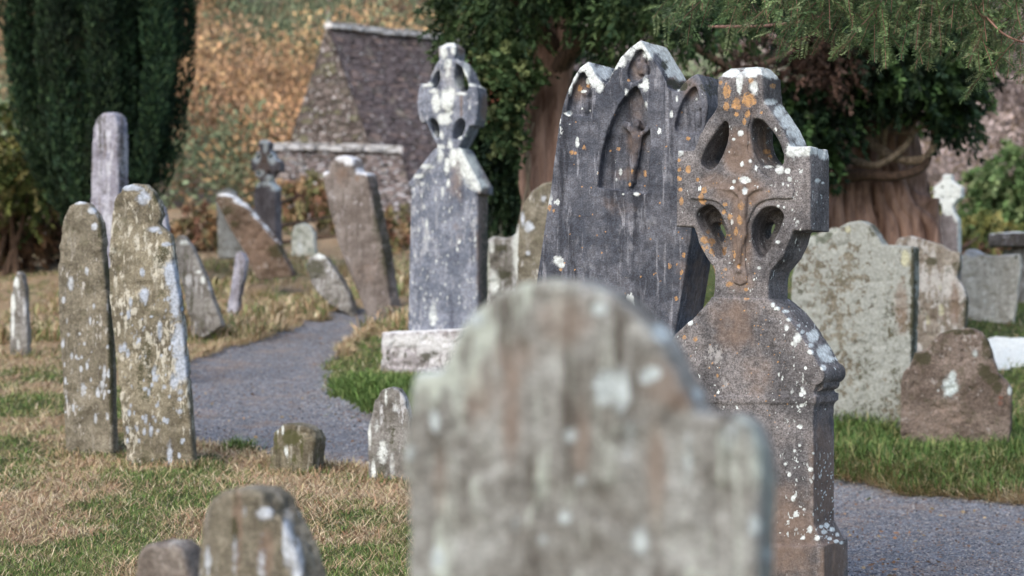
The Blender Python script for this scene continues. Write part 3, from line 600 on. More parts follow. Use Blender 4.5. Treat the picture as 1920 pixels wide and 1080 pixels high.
# worn carvings in the small arches
def tu(x, y, z): a = tp.uv(*zx([(x, y)], 1000, 60, .3148)[0]); return (a[0], a[1], z)
for c in ((300, 400), (965, 480)):
    bm_ball(bm, tu(c[0], c[1] - 40, -.036), (.020, .024, .016)); bm_ball(bm, tu(c[0] + 2, c[1] + 30, -.037), (.016, .045, .014))
bm_ball(bm, tu(630, 215, -.020), (.022, .035, .018)); bm_ball(bm, tu(662, 225, -.018), (.016, .032, .02)); bm_ball(bm, tu(610, 190, -.022), (.012, .03, .012)); bm_ball(bm, tu(648, 165, -.02), (.012, .03, .012))
me = remesh(bm, .0048); wear(me, .0014, 21, 1.)
ts = lambda l: [(1000 + a * .3148, 60 + b * .3148, rx * .3148, ry * .3148, *r) for a, b, rx, ry, *r in l]
wl = ts([(220, 320, 14, 60), (245, 265, 25, 45), (285, 210, 35, 35), (330, 200, 40, 40), (350, 240, 45, 45), (375, 290, 45, 50), (395, 330, 25, 35), (420, 240, 60, 50), (330, 290, 20, 25), (520, 165, 38, 55), (570, 115, 45, 45), (620, 75, 40, 36), (660, 80, 40, 40), (690, 120, 38, 45),
         (740, 90, 60, 45), (800, 130, 60, 50), (850, 200, 60, 70), (880, 250, 50, 50), (820, 240, 40, 35), (760, 60, 80, 30), (490, 200, 22, 30), (668, 310, 22, 45), (650, 320, 28, 16), (555, 360, 14, 28), (672, 430, 9, 20), (207, 487, 26, 18), (262, 655, 12, 34), (145, 1012, 12, 22), (855, 400, 9, 22),
         (822, 490, 13, 24), (615, 965, 20, 12), (535, 965, 8, 6), (302, 355, 18, 12), (290, 457, 8, 9), (338, 468, 6, 6), (158, 525, 8, 22), (865, 348, 10, 8), (520, 830, 14, 26, .8), (490, 770, 10, 16, .75), (495, 878, 8, 12, .7), (970, 400, 10, 14, .7), (217, 550, 5, 5)])
wl += [(1020 + a * .22, 300 + b * .22, rx * .22, ry * .22) for a, b, rx, ry in []] + [(1047, 489, 10, 9), (1052, 497, 7, 6), (1043, 484, 5, 5), (1040, 380, 2, 3), (1011, 465, 2, 9)]
ol = ts([(278, 335, 17, 18), (328, 320, 12, 16), (95, 1045, 16, 22, .9), (120, 1062, 9, 12), (230, 715, 14, 14, .9), (302, 690, 13, 16, .85), (508, 698, 14, 15, .9), (575, 905, 8, 12), (588, 830, 7, 20, .8), (665, 845, 9, 22, .9), (570, 285, 12, 12, .8), (250, 720, 8, 10)])
ol += [(1255, 500, 4, 6, .9), (1268, 560, 4, 5), (1278, 512, 3, 6), (1282, 478, 3, 5), (1290, 260, 4, 4), (1052, 505, 3, 3)]
ol += [(random.uniform(1050, 1300), random.uniform(200, 600), 1.6, 1.8) for _ in range(40)]
br = ts([(600, 560, 80, 240, .55), (560, 850, 120, 60, .5), (630, 200, 70, 100, .6), (270, 330, 70, 80, .6), (500, 1040, 100, 100, .4), (930, 330, 60, 80, .6), (870, 290, 70, 40, .9)]) + [(1310, 540, 40, 90, .6)]
dk = ts([(790, 190, 30, 45, .9), (880, 320, 60, 30, .8), (1050, 330, 60, 60, .6), (830, 300, 40, 25, .8)]) 
paint(me, tp.mat(), wl=wl, ol=ol, br=br, dk=dk)
te = empty('triple_arched_headstone', tuple(tp.P0), 'leaning dark slate headstone with three pointed arches and white lichen caps', 'headstone')
o = link('slab', me, M_tri, te); o.matrix_basis = Matrix.Translation(-te.location) @ tp.mat()
def tv(x, y, z): a = tu(x, y, z); return (a[0], a[1], z - .018)
bm = bmesh.new()
extr(bm, [[tv(575, 540, 0)[:2], tv(600, 540, 0)[:2], tv(590, 900, 0)[:2], tv(560, 900, 0)[:2]]], -.08, -.042, .003)
extr(bm, [[tv(508, 545, 0)[:2], tv(692, 590, 0)[:2], tv(692, 570, 0)[:2], tv(508, 525, 0)[:2]]], -.08, -.042, .003)
bm_rod(bm, [tv(598, 560, -.022), tv(600, 610, -.014), tv(600, 680, -.014), tv(590, 740, -.016)], [.014, .027, .022, .020])
bm_rod(bm, [tv(590, 735, -.016), tv(592, 790, -.010), tv(568, 860, -.016), tv(562, 920, -.022)], [.019, .018, .013, .009])
bm_rod(bm, [tv(580, 735, -.018), tv(560, 800, -.014), tv(556, 870, -.02), tv(552, 930, -.024)], [.017, .015, .011, .009])
bm_rod(bm, [tv(622, 612, -.016), tv(648, 590, -.016), tv(668, 572, -.02), tv(690, 562, -.026)], [.014, .012, .010, .008])
bm_rod(bm, [tv(584, 606, -.016), tv(560, 575, -.018), tv(535, 560, -.022), tv(512, 548, -.026)], [.013, .011, .010, .008])
bm_ball(bm, tv(606, 548, -.014), (.020, .026, .020)); bm_ball(bm, tv(588, 738, -.014), (.026, .024, .018))
me = remesh(bm, .005, 2); wear(me, .003, 22, 1.6); paint(me, tp.mat(), br=br, ol=ol)
o = link('carved_crucifix', me, M_tri, te); o.matrix_basis = Matrix.Translation(-te.location) @ tp.mat()

# ---- the second, slender ringed cross beyond
CY = 18.6; cp = Plane(820, 700, CY, 22, 0); CT = .25
Zc = lambda pts: [cp.uv(*p) for p in zx(pts, 700, 60, .236)]
ce = empty('celtic_cross_headstone', tuple(cp.P0), 'slender blue-grey ringed cross on a tall gabled shaft beside the path bend', 'stone cross')
outer = Zc([(512, 122), (525, 112), (640, 112), (650, 122), (650, 180), (645, 210), (690, 240), (735, 300), (760, 360), (775, 410), (800, 425), (822, 432), (832, 500), (830, 600), (818, 690), (800, 745), (760, 748), (745, 800), (715, 855), (672, 925),
            (672, 960), (502, 960), (505, 905), (462, 830), (432, 755), (420, 720), (375, 722), (352, 650), (345, 560), (355, 470), (375, 405), (415, 412), (440, 395), (460, 320), (500, 245), (522, 222), (514, 180)])
hl = [cspline(Zc(h), 2) for h in (
    [(522, 305), (524, 360), (512, 410), (490, 445), (472, 440), (468, 405), (478, 360), (498, 325)], [(655, 250), (643, 320), (645, 400), (675, 460), (712, 482), (745, 462), (750, 420), (728, 350), (695, 285)],
    [(445, 700), (470, 686), (498, 705), (516, 755), (520, 815), (508, 850), (480, 815), (452, 755)], [(690, 692), (722, 708), (728, 745), (705, 805), (652, 855), (632, 845), (628, 790), (648, 725)])]
bm = bmesh.new(); extr(bm, [outer] + hl, -CT, 0, .012)
cc = cp.uv(*zx([(592, 570)], 700, 60, .236)[0])
bm_rod(bm, [(cc[0], cc[1], -.02), (cc[0], cc[1], .016)], [.08, .072], 20); bm_ball(bm, (cc[0], cc[1], .012), (.04, .05, .018))
e = Zc([(512, 122), (650, 122), (560, 82), (620, 82)]); bm_hull(bm, [(e[0][0], e[0][1] - .01, -.005), (e[1][0], e[0][1] - .01, -.005), (e[0][0], e[0][1] - .01, -CT + .005), (e[1][0], e[0][1] - .01, -CT + .005), (e[2][0], e[2][1], -.06), (e[3][0], e[2][1], -.06), (e[2][0], e[2][1], -CT + .06), (e[3][0], e[2][1], -CT + .06)])
me = remesh(bm, .011); wear(me, .004, 31)
cs = lambda l: [(700 + a * .236, 60 + b * .236, rx * .236, ry * .236, *r) for a, b, rx, ry, *r in l]
paint(me, cp.mat(), wl=cs([(560, 160, 35, 60), (580, 100, 70, 20), (640, 130, 25, 60), (590, 250, 36, 50, .8), (590, 330, 28, 40, .8), (500, 560, 40, 90), (585, 545, 62, 100), (560, 690, 60, 60), (620, 480, 30, 50), (440, 420, 60, 20), (480, 470, 40, 20), (500, 810, 26, 36), (545, 820, 20, 40), (610, 900, 25, 50), (740, 300, 35, 90), (690, 400, 50, 60),
                                (700, 490, 50, 14), (790, 420, 40, 16), (870, 425, 30, 12), (530, 920, 40, 30), (690, 840, 18, 18), (735, 820, 12, 16), (765, 600, 10, 22), (600, 640, 40, 30)]), br=cs([(590, 600, 40, 60, .6), (700, 560, 14, 120, .8), (518, 160, 10, 50, 1.0), (590, 300, 40, 60, .5), (900, 600, 60, 140, .9), (700, 130, 40, 60, .8)]), dk=cs([(600, 590, 30, 30, .75), (575, 195, 16, 28, .8), (570, 480, 30, 12, .8)]))
o = link('cross_head', me, M_cross2, ce); o.matrix_basis = Matrix.Translation(-ce.location) @ cp.mat()
M_c2 = M_cross2
body = [cp.uv(*p) for p in [(818, 284), (820, 276), (859, 276), (862, 286), (880, 316), (899, 350), (899, 360), (896, 366), (896, 650), (764, 650), (767, 480), (770, 366), (769, 346), (792, 316)]]
bm = bmesh.new(); extr(bm, [body], -CT, 0, .01)
cop = [cp.uv(*p) for p in [(859, 276), (866, 280), (903, 350), (903, 364), (890, 364), (888, 352), (856, 292)]]; extr(bm, [cop], -CT - .03, .015, .008)
cop = [cp.uv(*p) for p in [(820, 276), (812, 282), (767, 342), (767, 350), (774, 350), (782, 344), (824, 290)]]; extr(bm, [cop], -CT - .03, .015, .008)
me = remesh(bm, .012); wear(me, .003, 32)
paint(me, cp.mat(), wl=[(850, 296, 9, 22), (826, 292, 8, 16, .85), (800, 312, 16, 6, .85), (785, 330, 12, 5), (880, 320, 22, 28), (897, 345, 20, 14), (838, 310, 6, 18), (830, 360, 3, 12), (800, 420, 3, 12), (812, 590, 8, 30, .8), (880, 300, 14, 14), (865, 290, 12, 18), (840, 345, 4, 10)] + [(random.uniform(772, 892), random.uniform(340, 640), random.uniform(1, 2.2), random.uniform(2, 6), .85) for _ in range(110)],
      br=[(855, 330, 16, 60, .6), (908, 480, 14, 160, 1.1), (860, 420, 14, 60, .4)], dk=[(910, 500, 10, 150, .62)])  # right side of the shaft painted darker, its shade put into the colour
o = link('gabled_shaft', me, M_cross2, ce); o.matrix_basis = Matrix.Translation(-ce.location) @ cp.mat()
pu = [cp.uv(*p) for p in [(727, 622), (800, 619), (880, 616), (880, 760), (724, 760)]]
bm = bmesh.new(); extr(bm, [pu], -CT - .16, .16, .03); me = remesh(bm, .014); wear(me, .009, 33, 1.5)
paint(me, cp.mat(), dk=[(727, 660, 3, 6), (737, 662, 3, 5), (728, 672, 4, 5), (760, 665, 3, 6), (800, 668, 10, 8), (815, 660, 8, 6)], wl=[(790, 640, 60, 14), (745, 640, 30, 12), (830, 650, 30, 12)])
o = link('plinth', me, M_plinth, ce); o.matrix_basis = Matrix.Translation(-ce.location) @ cp.mat()

# ---- the large blurred headstone in front
FY = 2.95
fp = [(752, 1200), (754, 1000), (752, 860), (758, 770), (768, 715), (775, 697), (825, 692), (838, 660), (855, 620), (885, 580), (925, 550), (975, 530), (1030, 522), (1085, 530), (1140, 553), (1190, 590), (1235, 640), (1258, 690), (1282, 735), (1296, 764), (1300, 777),
      (1372, 777), (1402, 796), (1420, 840), (1428, 900), (1424, 1000), (1425, 1200)]
slab('shouldered_headstone', 'large blurred grey headstone with round head and stepped shoulders in the front middle', [(x, y + (1600 if y >= 1200 else 0)) for x, y in fp], FY, 24, .09, M_fore, .007, .005, seed=41, bev=.012, ref=(1090, 2200), bottom=.0,
     spots=dict(wl=[(815, 790, 10, 24), (800, 696, 34, 9), (895, 600, 16, 14), (1125, 580, 18, 12), (1240, 625, 22, 20), (1225, 700, 14, 16), (1130, 720, 24, 46, .8), (1165, 740, 18, 60, .75), (1070, 815, 14, 14), (1210, 705, 14, 18, .8), (1365, 815, 26, 26, .8), (1290, 860, 10, 60, .8), (1200, 1015, 18, 28), (1060, 970, 14, 12), (965, 985, 12, 16, .8), (1018, 1012, 9, 10),
                    (820, 1045, 14, 22), (1415, 985, 14, 26, .9), (1440, 1040, 10, 16), (770, 850, 10, 18, .8), (1310, 740, 16, 14, .8), (1180, 830, 12, 60, .7), (1090, 900, 10, 14, .8)],
                br=[(1240, 720, 50, 60, .6), (1270, 750, 40, 30, .7), (900, 720, 40, 90, .5), (960, 760, 22, 120, .6), (1050, 600, 60, 60, .6), (1230, 880, 20, 140, .6), (825, 900, 18, 100, .5), (1090, 820, 20, 100, .6), (960, 660, 60, 50, .5)], dk=[(1110, 575, 8, 12, .7), (985, 640, 10, 14, .6)]))
def small(name, label, pts, Y, yaw, t, mat, **k): return slab(name, label, pts, Y, yaw, t, mat, **k)
# foreground pair at the bottom left
slab('low_headstone', 'blurred stone with lilac lichen rising from the bottom edge, bigger of two', [(366, 1500), (368, 1080), (372, 1020), (378, 970), (392, 938), (415, 922), (450, 918), (485, 922), (505, 935), (522, 962), (538, 995), (556, 1040), (570, 1090), (575, 1500)], 4.7, 22, .12, M_left, .008, .01, seed=42, ref=(470, 1560), bottom=0,
     spots=dict(wl=[(498, 962, 16, 13), (540, 1010, 12, 55), (558, 1060, 12, 50), (390, 1050, 6, 36, .8), (458, 960, 4, 16, .8), (440, 1050, 6, 40, .75), (490, 1060, 10, 50, .7)], ol=[], br=[(445, 990, 10, 90, .9), (500, 1040, 18, 60, .7)], dk=[(440, 970, 8, 60, .7)]))
slab('low_headstone', 'small blurred grey stone just rising into view at the bottom left corner', [(246, 1500), (250, 1085), (256, 1040), (268, 1022), (290, 1016), (325, 1018), (342, 1030), (352, 1060), (360, 1090), (365, 1500)], 5.4, 20, .12, M_fore2, .01, .008, seed=43, ref=(300, 1440), bottom=0)

# ---- the pair of lichened slabs on the left, and the stones round them
lp = lambda px: gY(px[0], px[1])
slab('lichened_headstone', 'olive lichen-speckled slab, left of the close pair, its dark edge to the right', [(107, 500), (110, 450), (118, 410), (130, 386), (147, 377), (163, 381), (176, 396), (187, 418), (192, 455), (190, 470), (199, 545), (206, 680), (212, 860), (124, 860), (116, 700), (109, 580)], 13.7, 22, .085, M_left, .011, .006, seed=51,
     spots=dict(wl=[(133, 532, 6, 15), (163, 508, 4, 9), (119, 563, 4, 8), (118, 645, 4, 10), (184, 735, 4, 11), (192, 722, 5, 10), (155, 730, 5, 16, .8), (176, 575, 3, 6), (196, 700, 4, 20, .8), (177, 425, 6, 9), (172, 395, 10, 7), (148, 380, 14, 4)] + sprinkle(55, 120, 205, 600, 800, 1.2, 3.6, 3.5), dk=[(205, 500, 8, 40, .8), (208, 660, 6, 160, .8), (190, 430, 10, 30, .6), (170, 850, 60, 14, .5)]))  # dk along the right edge paints the shaded side darker
slab('lichened_headstone', 'tall lichened slab, right of the close pair, with a long pale blue lichen patch', [(205, 560), (203, 480), (209, 420), (215, 375), (228, 350), (250, 343), (272, 346), (288, 360), (299, 385), (303, 402), (296, 420), (318, 440), (324, 470), (326, 500), (336, 560), (345, 640), (354, 750), (366, 885), (242, 885), (226, 760), (214, 640)], 13.15, 9, .10, M_left2, .010, .007, seed=52,
     spots=dict(wl=[(322, 515, 16, 32), (329, 560, 12, 45), (335, 640, 14, 40), (342, 690, 14, 30), (326, 715, 9, 16), (338, 735, 6, 6), (337, 748, 5, 5), (337, 772, 5, 5), (290, 430, 14, 6), (312, 458, 12, 5), (270, 555, 10, 16), (300, 620, 5, 24), (267, 510, 5, 10), (318, 855, 6, 26), (300, 435, 5, 4), (245, 352, 22, 6), (270, 370, 16, 16, .75)] + sprinkle(110, 222, 350, 560, 870, 1.3, 4.5, 3),
                dk=[(292, 372, 9, 14, .75), (305, 480, 16, 24, .6), (300, 865, 70, 14, .55), (275, 700, 24, 60, .5)], ol=[]))
slab('standing_stone', 'tall narrow lilac-grey slab rising behind the close lichened pair, before the dark columnar yew', [(170, 340), (172, 260), (176, 225), (190, 212), (205, 209), (215, 214), (221, 232), (222, 340), (222, 420), (222, gpy(200, 21)), (166, gpy(200, 21)), (167, 430)], 21, 20, .22, M_lilac, .018, .008, seed=53,
     spots=dict(dk=[(188, 250, 3, 40, .75), (196, 245, 2, 30, .7), (190, 300, 2, 30, .6), (229, 300, 8, 90, .5), (186, 222, 6, 12, .7)], br=[(228, 260, 6, 60, .6)]))
slab('leaning_headstone', 'grey ribbed slab leaning left, just right of the taller lichened slab', [(322, 470), (326, 448), (334, 440), (345, 443), (358, 462), (372, 492), (388, 530), (402, 570), (416, 612), (362, 622), (345, 560), (332, 510)], 21.5, 20, .10, M_grey, .016, .010, seed=54,
     spots=dict(wl=[(380, 525, 5, 8), (345, 455, 9, 6), (372, 510, 6, 4)], dk=[(360, 560, 3, 40, .7), (345, 520, 3, 30, .6)]))
slab('buried_headstone', 'thin sliver of grey slab showing past the shoulder of the taller lichened slab', [(276, 430), (285, 372), (296, 372), (306, 388), (313, 425), (322, gpy(310, 18)), (276, gpy(310, 18))], 18, 15, .09, M_lilac, .016, .008, seed=55)
slab('stone_shard', 'small thin tapering shard standing alone, its tip leaning right, beside the path', [(441, 478), (447, 471), (455, 476), (460, 488), (456, 520), (447, 560), (440, 602), (422, 602), (428, 555), (436, 510)], lp((432, 600)), 28, .09, M_lilac, .014, .006, seed=56, spots=dict(dk=[(452, 540, 6, 60, .55)]))
slab('stone_shard', 'narrow pointed marker with white lichen on its tip at the far left', [(17, 600), (20, 555), (26, 520), (33, 508), (40, 514), (46, 540), (50, 600), (53, 675), (16, 675)], lp((35, 668)), 18, .09, M_grey, .014, .007, seed=57, spots=dict(wl=[(30, 530, 7, 12), (24, 570, 6, 20), (24, 610, 4, 30, .8), (34, 645, 3, 10)]))
slab('small_headstone', 'small faded headstone tapering to a rounded top, by the dark bush on the left', [(78, 470), (80, 435), (87, 404), (95, 397), (103, 403), (108, 430), (110, 474), (74, 474)], lp((92, 468)), 18, .16, M_brown, .03, .015, seed=58, spots=dict(wl=[(85, 440, 3, 20, .8), (95, 400, 6, 4)]))
slab('small_headstone', 'dark stub of a stone cut off by the left edge of the frame', [(-14, 485), (-14, 445), (-6, 432), (4, 436), (10, 455), (13, 488)], lp((0, 484)), 18, .14, M_dark, .03, .015, seed=59)
slab('broken_stump', 'short mossy broken stone leaning beside the near edge of the path', [(500, 876), (507, 840), (514, 810), (526, 796), (545, 794), (566, 798), (584, 808), (590, 824), (586, 850), (582, 876)], 12.9, 24, .16, M_stump, .009, .012, seed=60, bev=.012, bottom=.2, spots=dict(dk=[(545, 820, 18, 16, 1.), (566, 840, 3, 30, .8), (552, 858, 4, 14, .7)], wl=[(530, 806, 3, 12, .9), (537, 846, 5, 12, .9), (521, 808, 2, 9, .8)]))
slab('small_headstone', 'small streaky white and grey round-topped stone half hidden by the large front headstone', [(689, 810), (694, 790), (702, 752), (714, 732), (730, 726), (746, 730), (758, 745), (768, 780), (775, 830), (778, 905), (692, 905), (690, 860)], lp((720, 900)), 14, .10, M_grey, .008, .006, seed=61,
     spots=dict(wl=[(693, 815, 4, 30, .9), (724, 745, 3, 22, .8), (718, 850, 12, 24, .8), (700, 880, 5, 20), (706, 800, 6, 14, .75), (742, 762, 8, 16, .6), (735, 870, 6, 22, .7)], dk=[(735, 790, 6, 60, .45)]))
# ---- further back on the slope
slab('leaning_headstone', 'brown slab fallen far over to the left with white lichen along its upper edge', [(404, 376), (408, 366), (418, 364), (436, 372), (462, 392), (490, 424), (520, 462), (548, 502), (480, 508), (455, 470), (430, 430)], 29, 20, .17, M_brown, .022, .010, tilt=-12, seed=62,
     spots=dict(wl=[(425, 360, 26, 9), (455, 376, 20, 9), (482, 402, 10, 10), (500, 425, 7, 8)], dk=[(425, 395, 14, 10, .8), (440, 420, 10, 8, .7), (520, 470, 20, 14, .8)], br=[(480, 460, 40, 50, .8)]))
slab('blank_headstone', 'pale blue-grey square slab standing behind the brown fallen slab', [(404, 365), (412, 356), (428, 352), (440, 360), (466, 470), (408, 470)], 33, 15, .12, M_sand, .03, .01, seed=63)
slab('small_headstone', 'little pale greenish headstone with worn top behind the brown fallen slab', [(545, 440), (552, 424), (566, 417), (580, 422), (590, 440), (592, 490), (546, 490)], lp((568, 484)), 14, .14, M_pale, .025, .012, seed=64, spots=dict(wl=[(562, 465, 7, 22, .8)]))
slab('toppled_headstone', 'low greenish slab sunk in the grass and sloping down towards the path', [(572, 496), (580, 480), (596, 473), (610, 480), (630, 510), (654, 552), (664, 576), (610, 566), (580, 530)], 25.5, 20, .2, M_grey, .024, .02, tilt=12, seed=65, spots=dict(dk=[(590, 505, 22, 18, .8)], wl=[(600, 478, 16, 9)]))
slab('leaning_headstone', 'tall purplish slab with white-capped scalloped top, leaning left before the stone chapel', [(603, 326), (609, 320), (616, 326), (621, 305), (630, 294), (645, 291), (660, 299), (665, 316), (671, 326), (683, 322), (689, 330), (700, 390), (716, 460), (736, 548), (690, 556), (650, 500), (633, 462), (618, 400)], 25.5, 27, .26, M_purple, .024, .010, seed=66, bottom=.3,
     spots=dict(wl=[(608, 322, 9, 9), (645, 294, 24, 10), (655, 302, 14, 10), (674, 320, 10, 7), (690, 324, 14, 7), (655, 425, 2.4, 2.6), (676, 423, 2.4, 2.6), (632, 333, 2, 2)], dk=[(710, 400, 14, 60, .7), (725, 470, 14, 60, .7)], br=[(640, 330, 18, 24, .6), (670, 335, 4, 6, 1), (690, 510, 30, 30, .5)]))  # dk strip on the right side: shade painted into the stone colour
# small far cross on the slope
fc_Y = 33; fcp = Plane(500, 446, fc_Y, 22, 0)
fe = empty('small_celtic_cross', tuple(fcp.P0), 'small dark ringed cross with bright white lichen, standing between chapel and fallen slab', 'stone cross')
o_ = [(484, 268), (488, 263), (500, 263), (504, 268), (503, 280), (511, 290), (516, 300), (525, 302), (525, 322), (515, 322), (508, 334), (503, 342), (487, 342), (480, 332), (475, 320), (469, 318), (469, 300), (475, 298), (480, 286), (485, 280)]
hq = lambda cx, cy: [(cx + 3.6 * math.cos(k), cy + 5 * math.sin(k)) for k in np.arange(0, 6.2, .7)]
bm = bmesh.new(); extr(bm, [[fcp.uv(*p) for p in o_]] + [[fcp.uv(*p) for p in hq(*c)] for c in ((483, 294), (507, 294), (484, 325), (505, 325))], -.2, 0, .012); me = remesh(bm, .02); wear(me, .006, 70)
paint(me, fcp.mat(), wl=[(494, 264, 16, 7), (481, 294, 9, 14), (510, 298, 9, 12), (486, 324, 10, 8), (498, 278, 5, 10), (505, 335, 10, 8)], br=[(494, 308, 14, 30, .8)])
o = link('cross_head', me, M_dark, fe); o.matrix_basis = Matrix.Translation(-fe.location) @ fcp.mat()
bm = bmesh.new(); extr(bm, [[fcp.uv(*p) for p in [(486, 340), (504, 340), (516, 352), (518, 462), (474, 462), (476, 352)]]], -.24, 0, .012); me = remesh(bm, .022); wear(me, .006, 71)
paint(me, fcp.mat(), wl=[(505, 342, 16, 9), (518, 352, 12, 8), (482, 346, 8, 8, .8)])
o = link('shaft', me, M_dark, fe); o.matrix_basis = Matrix.Translation(-fe.location) @ fcp.mat()
# ---- behind the middle
slab('round_headstone', 'pale mint-grey round-shouldered headstone between the slender cross and the arched slate', [(915, 395), (925, 385), (933, 368), (945, 360), (958, 360), (970, 370), (976, 386), (985, 400), (990, gpy(950, 24)), (905, gpy(950, 24))], 24, 14, .12, M_pale, .02, .01, seed=72)
slab('broken_headstone', 'low broken stone with a white streaked edge before the pale round-shouldered headstone', [(916, 450), (925, 443), (950, 446), (965, 440), (976, 400), (986, 395), (990, 420), (984, 470), (975, 520), (970, gpy(950, 21.5)), (912, gpy(950, 21.5))], 21.5, 14, .12, M_grey, .018, .014, seed=73, spots=dict(wl=[(972, 470, 12, 60), (925, 530, 12, 26), (922, 465, 6, 14, .8)], dk=[(940, 465, 16, 8, .8), (945, 515, 14, 10, .9)]))
slab('leaning_headstone', 'olive slab tucked close behind the left edge of the arched slate headstone', [(974, 400), (985, 375), (1000, 355), (1020, 342), (1044, 338), (1060, 350), (1065, gpy(1020, 17)), (972, gpy(1020, 17)), (970, 480)], 17, 16, .12, M_left, .014, .008, seed=74, spots=dict(wl=[(992, 425, 10, 12), (1020, 372, 6, 8, .8), (990, 475, 5, 5), (980, 410, 4, 14)]))
# ---- the right hand group
slab('shouldered_headstone', 'broad grey-white crusted headstone with round head, standing upright right of the nearest cross', [(1482, 560), (1484, 520), (1494, 480), (1510, 462), (1545, 458), (1560, 442), (1575, 424), (1590, 416), (1612, 413), (1630, 421), (1643, 440), (1655, 459), (1680, 460), (1712, 463), (1712, 560), (1708, 680), (1702, 812), (1478, 812), (1480, 700)], 17.2, 27, .2, M_big, .012, .007, seed=75,
     spots=dict(wl=[(1698, 485, 10, 16), (1590, 430, 8, 10, .7)], dk=[(1640, 430, 18, 16, .6), (1720, 480, 8, 20, .8), (1500, 540, 6, 16, .6), (1553, 515, 6, 10, .6), (1600, 790, 130, 12, .45), (1668, 600, 20, 60, .42), (1620, 680, 24, 50, .42), (1680, 720, 14, 60, .42), (1640, 760, 60, 14, .45), (1712, 600, 6, 200, .8)], br=[(1690, 580, 16, 60, .7)]))  # tall dk strip at the right paints shade on the side face
slab('low_headstone', 'rough reddish-brown headstone with a white patch, standing low on the grassy bank', [(1689, 720), (1694, 698), (1706, 684), (1714, 662), (1735, 655), (1745, 640), (1762, 624), (1790, 617), (1815, 615), (1838, 622), (1853, 640), (1862, 668), (1872, 700), (1888, 715), (1897, 730), (1897, 790), (1888, 872), (1688, 872)], 15.9, 17, .12, M_red, .010, .010, seed=76, bev=.014,
     spots=dict(wl=[(1782, 725, 16, 20), (1786, 705, 8, 12), (1828, 663, 6, 9, .9), (1893, 732, 5, 12, .8)], dk=[(1730, 672, 18, 14, 1.), (1845, 695, 14, 12, 1.), (1860, 710, 16, 10, 1.), (1870, 725, 10, 14, .9), (1800, 622, 40, 8, .7), (1850, 650, 12, 30, .7), (1902, 800, 6, 60, .6)], ol=[(1875, 750, 6, 12, .7)], br=[(1760, 800, 80, 70, .4)]))
slab('mottled_headstone', 'mottled stone with curved broken shoulders behind the broad crusted headstone', [(1672, 462), (1686, 446), (1708, 442), (1740, 452), (1765, 458), (1783, 470), (1800, 472), (1800, 500), (1793, 520), (1806, 538), (1812, 560), (1808, 640), (1800, gpy(1740, 20)), (1672, gpy(1740, 20))], 20, 22, .14, M_mott, .015, .010, seed=77,
     spots=dict(dk=[(1745, 490, 14, 8, .9), (1795, 500, 10, 12, .7), (1813, 600, 8, 60, .9)], wl=[(1765, 580, 7, 14, .9), (1740, 600, 5, 12, .7), (1762, 540, 5, 8, .6)], br=[(1790, 570, 10, 50, .8)]))
slab('blank_headstone', 'pale plain slab with a sloping top at the right edge, behind the mottled stone', [(1803, 480), (1812, 468), (1828, 466), (1850, 478), (1868, 478), (1912, 477), (1914, 500), (1908, 560), (1896, 622), (1798, 600)], lp((1860, 606)), 20, .12, M_sand2, .02, .010, seed=78, spots=dict(wl=[(1828, 474, 18, 8)], dk=[(1905, 482, 5, 4, .8)]))
slab('buried_headstone', 'pale top of a stone peeping behind the broad crusted headstone', [(1495, 470), (1510, 448), (1535, 436), (1565, 428), (1600, 430), (1640, gpy(1560, 22)), (1495, gpy(1560, 22))], 22, 16, .12, M_pale, .02, .012, seed=79)
slab('grave_ledger', 'bright weathered ledger slab lying flat on the grass at the right edge', [(1840, 640), (1860, 630), (1960, 634), (2050, 660), (2050, 700), (1870, 692)], 21.0, 0, .14, M_white, .022, .008, tilt=76, seed=80, ref=(1900, 690), bottom=0)
# distant white cross
wp = Plane(1780, gpy(1780, 30), 30, 24, 0)
we = empty('small_celtic_cross', tuple(wp.P0), 'distant ringed cross crusted brilliant white, seen between the yew trunk and green bush', 'stone cross')
o_ = [(1768, 327), (1784, 327), (1785, 338), (1795, 346), (1803, 350), (1803, 371), (1796, 374), (1786, 386), (1788, 398), (1766, 398), (1766, 386), (1757, 375), (1750, 372), (1750, 351), (1757, 346), (1766, 338)]
bm = bmesh.new(); extr(bm, [[wp.uv(*p) for p in o_]] + [[wp.uv(x, y) for x, y in [(c[0] + 2.2 * math.cos(k), c[1] + 2.8 * math.sin(k)) for k in np.arange(0, 6.2, .7)]] for c in ((1767, 352), (1784, 352), (1767, 370), (1784, 370))], -.2, 0, .008); me = remesh(bm, .013); wear(me, .006, 81)
paint(me, wp.mat(), wl=[(1775, 360, 60, 60)])
o = link('cross_head', me, M_white, we); o.matrix_basis = Matrix.Translation(-we.location) @ wp.mat()
bm = bmesh.new(); extr(bm, [[wp.uv(*p) for p in [(1768, 393), (1786, 393), (1797, 412), (1799, 560), (1760, 560), (1758, 412)]]], -.22, 0, .01); me = remesh(bm, .022); wear(me, .006, 82)
paint(me, wp.mat(), wl=[(1794, 405, 8, 14), (1801, 440, 6, 70), (1780, 398, 14, 6)])
o = link('shaft', me, M_dark, we); o.matrix_basis = Matrix.Translation(-we.location) @ wp.mat()
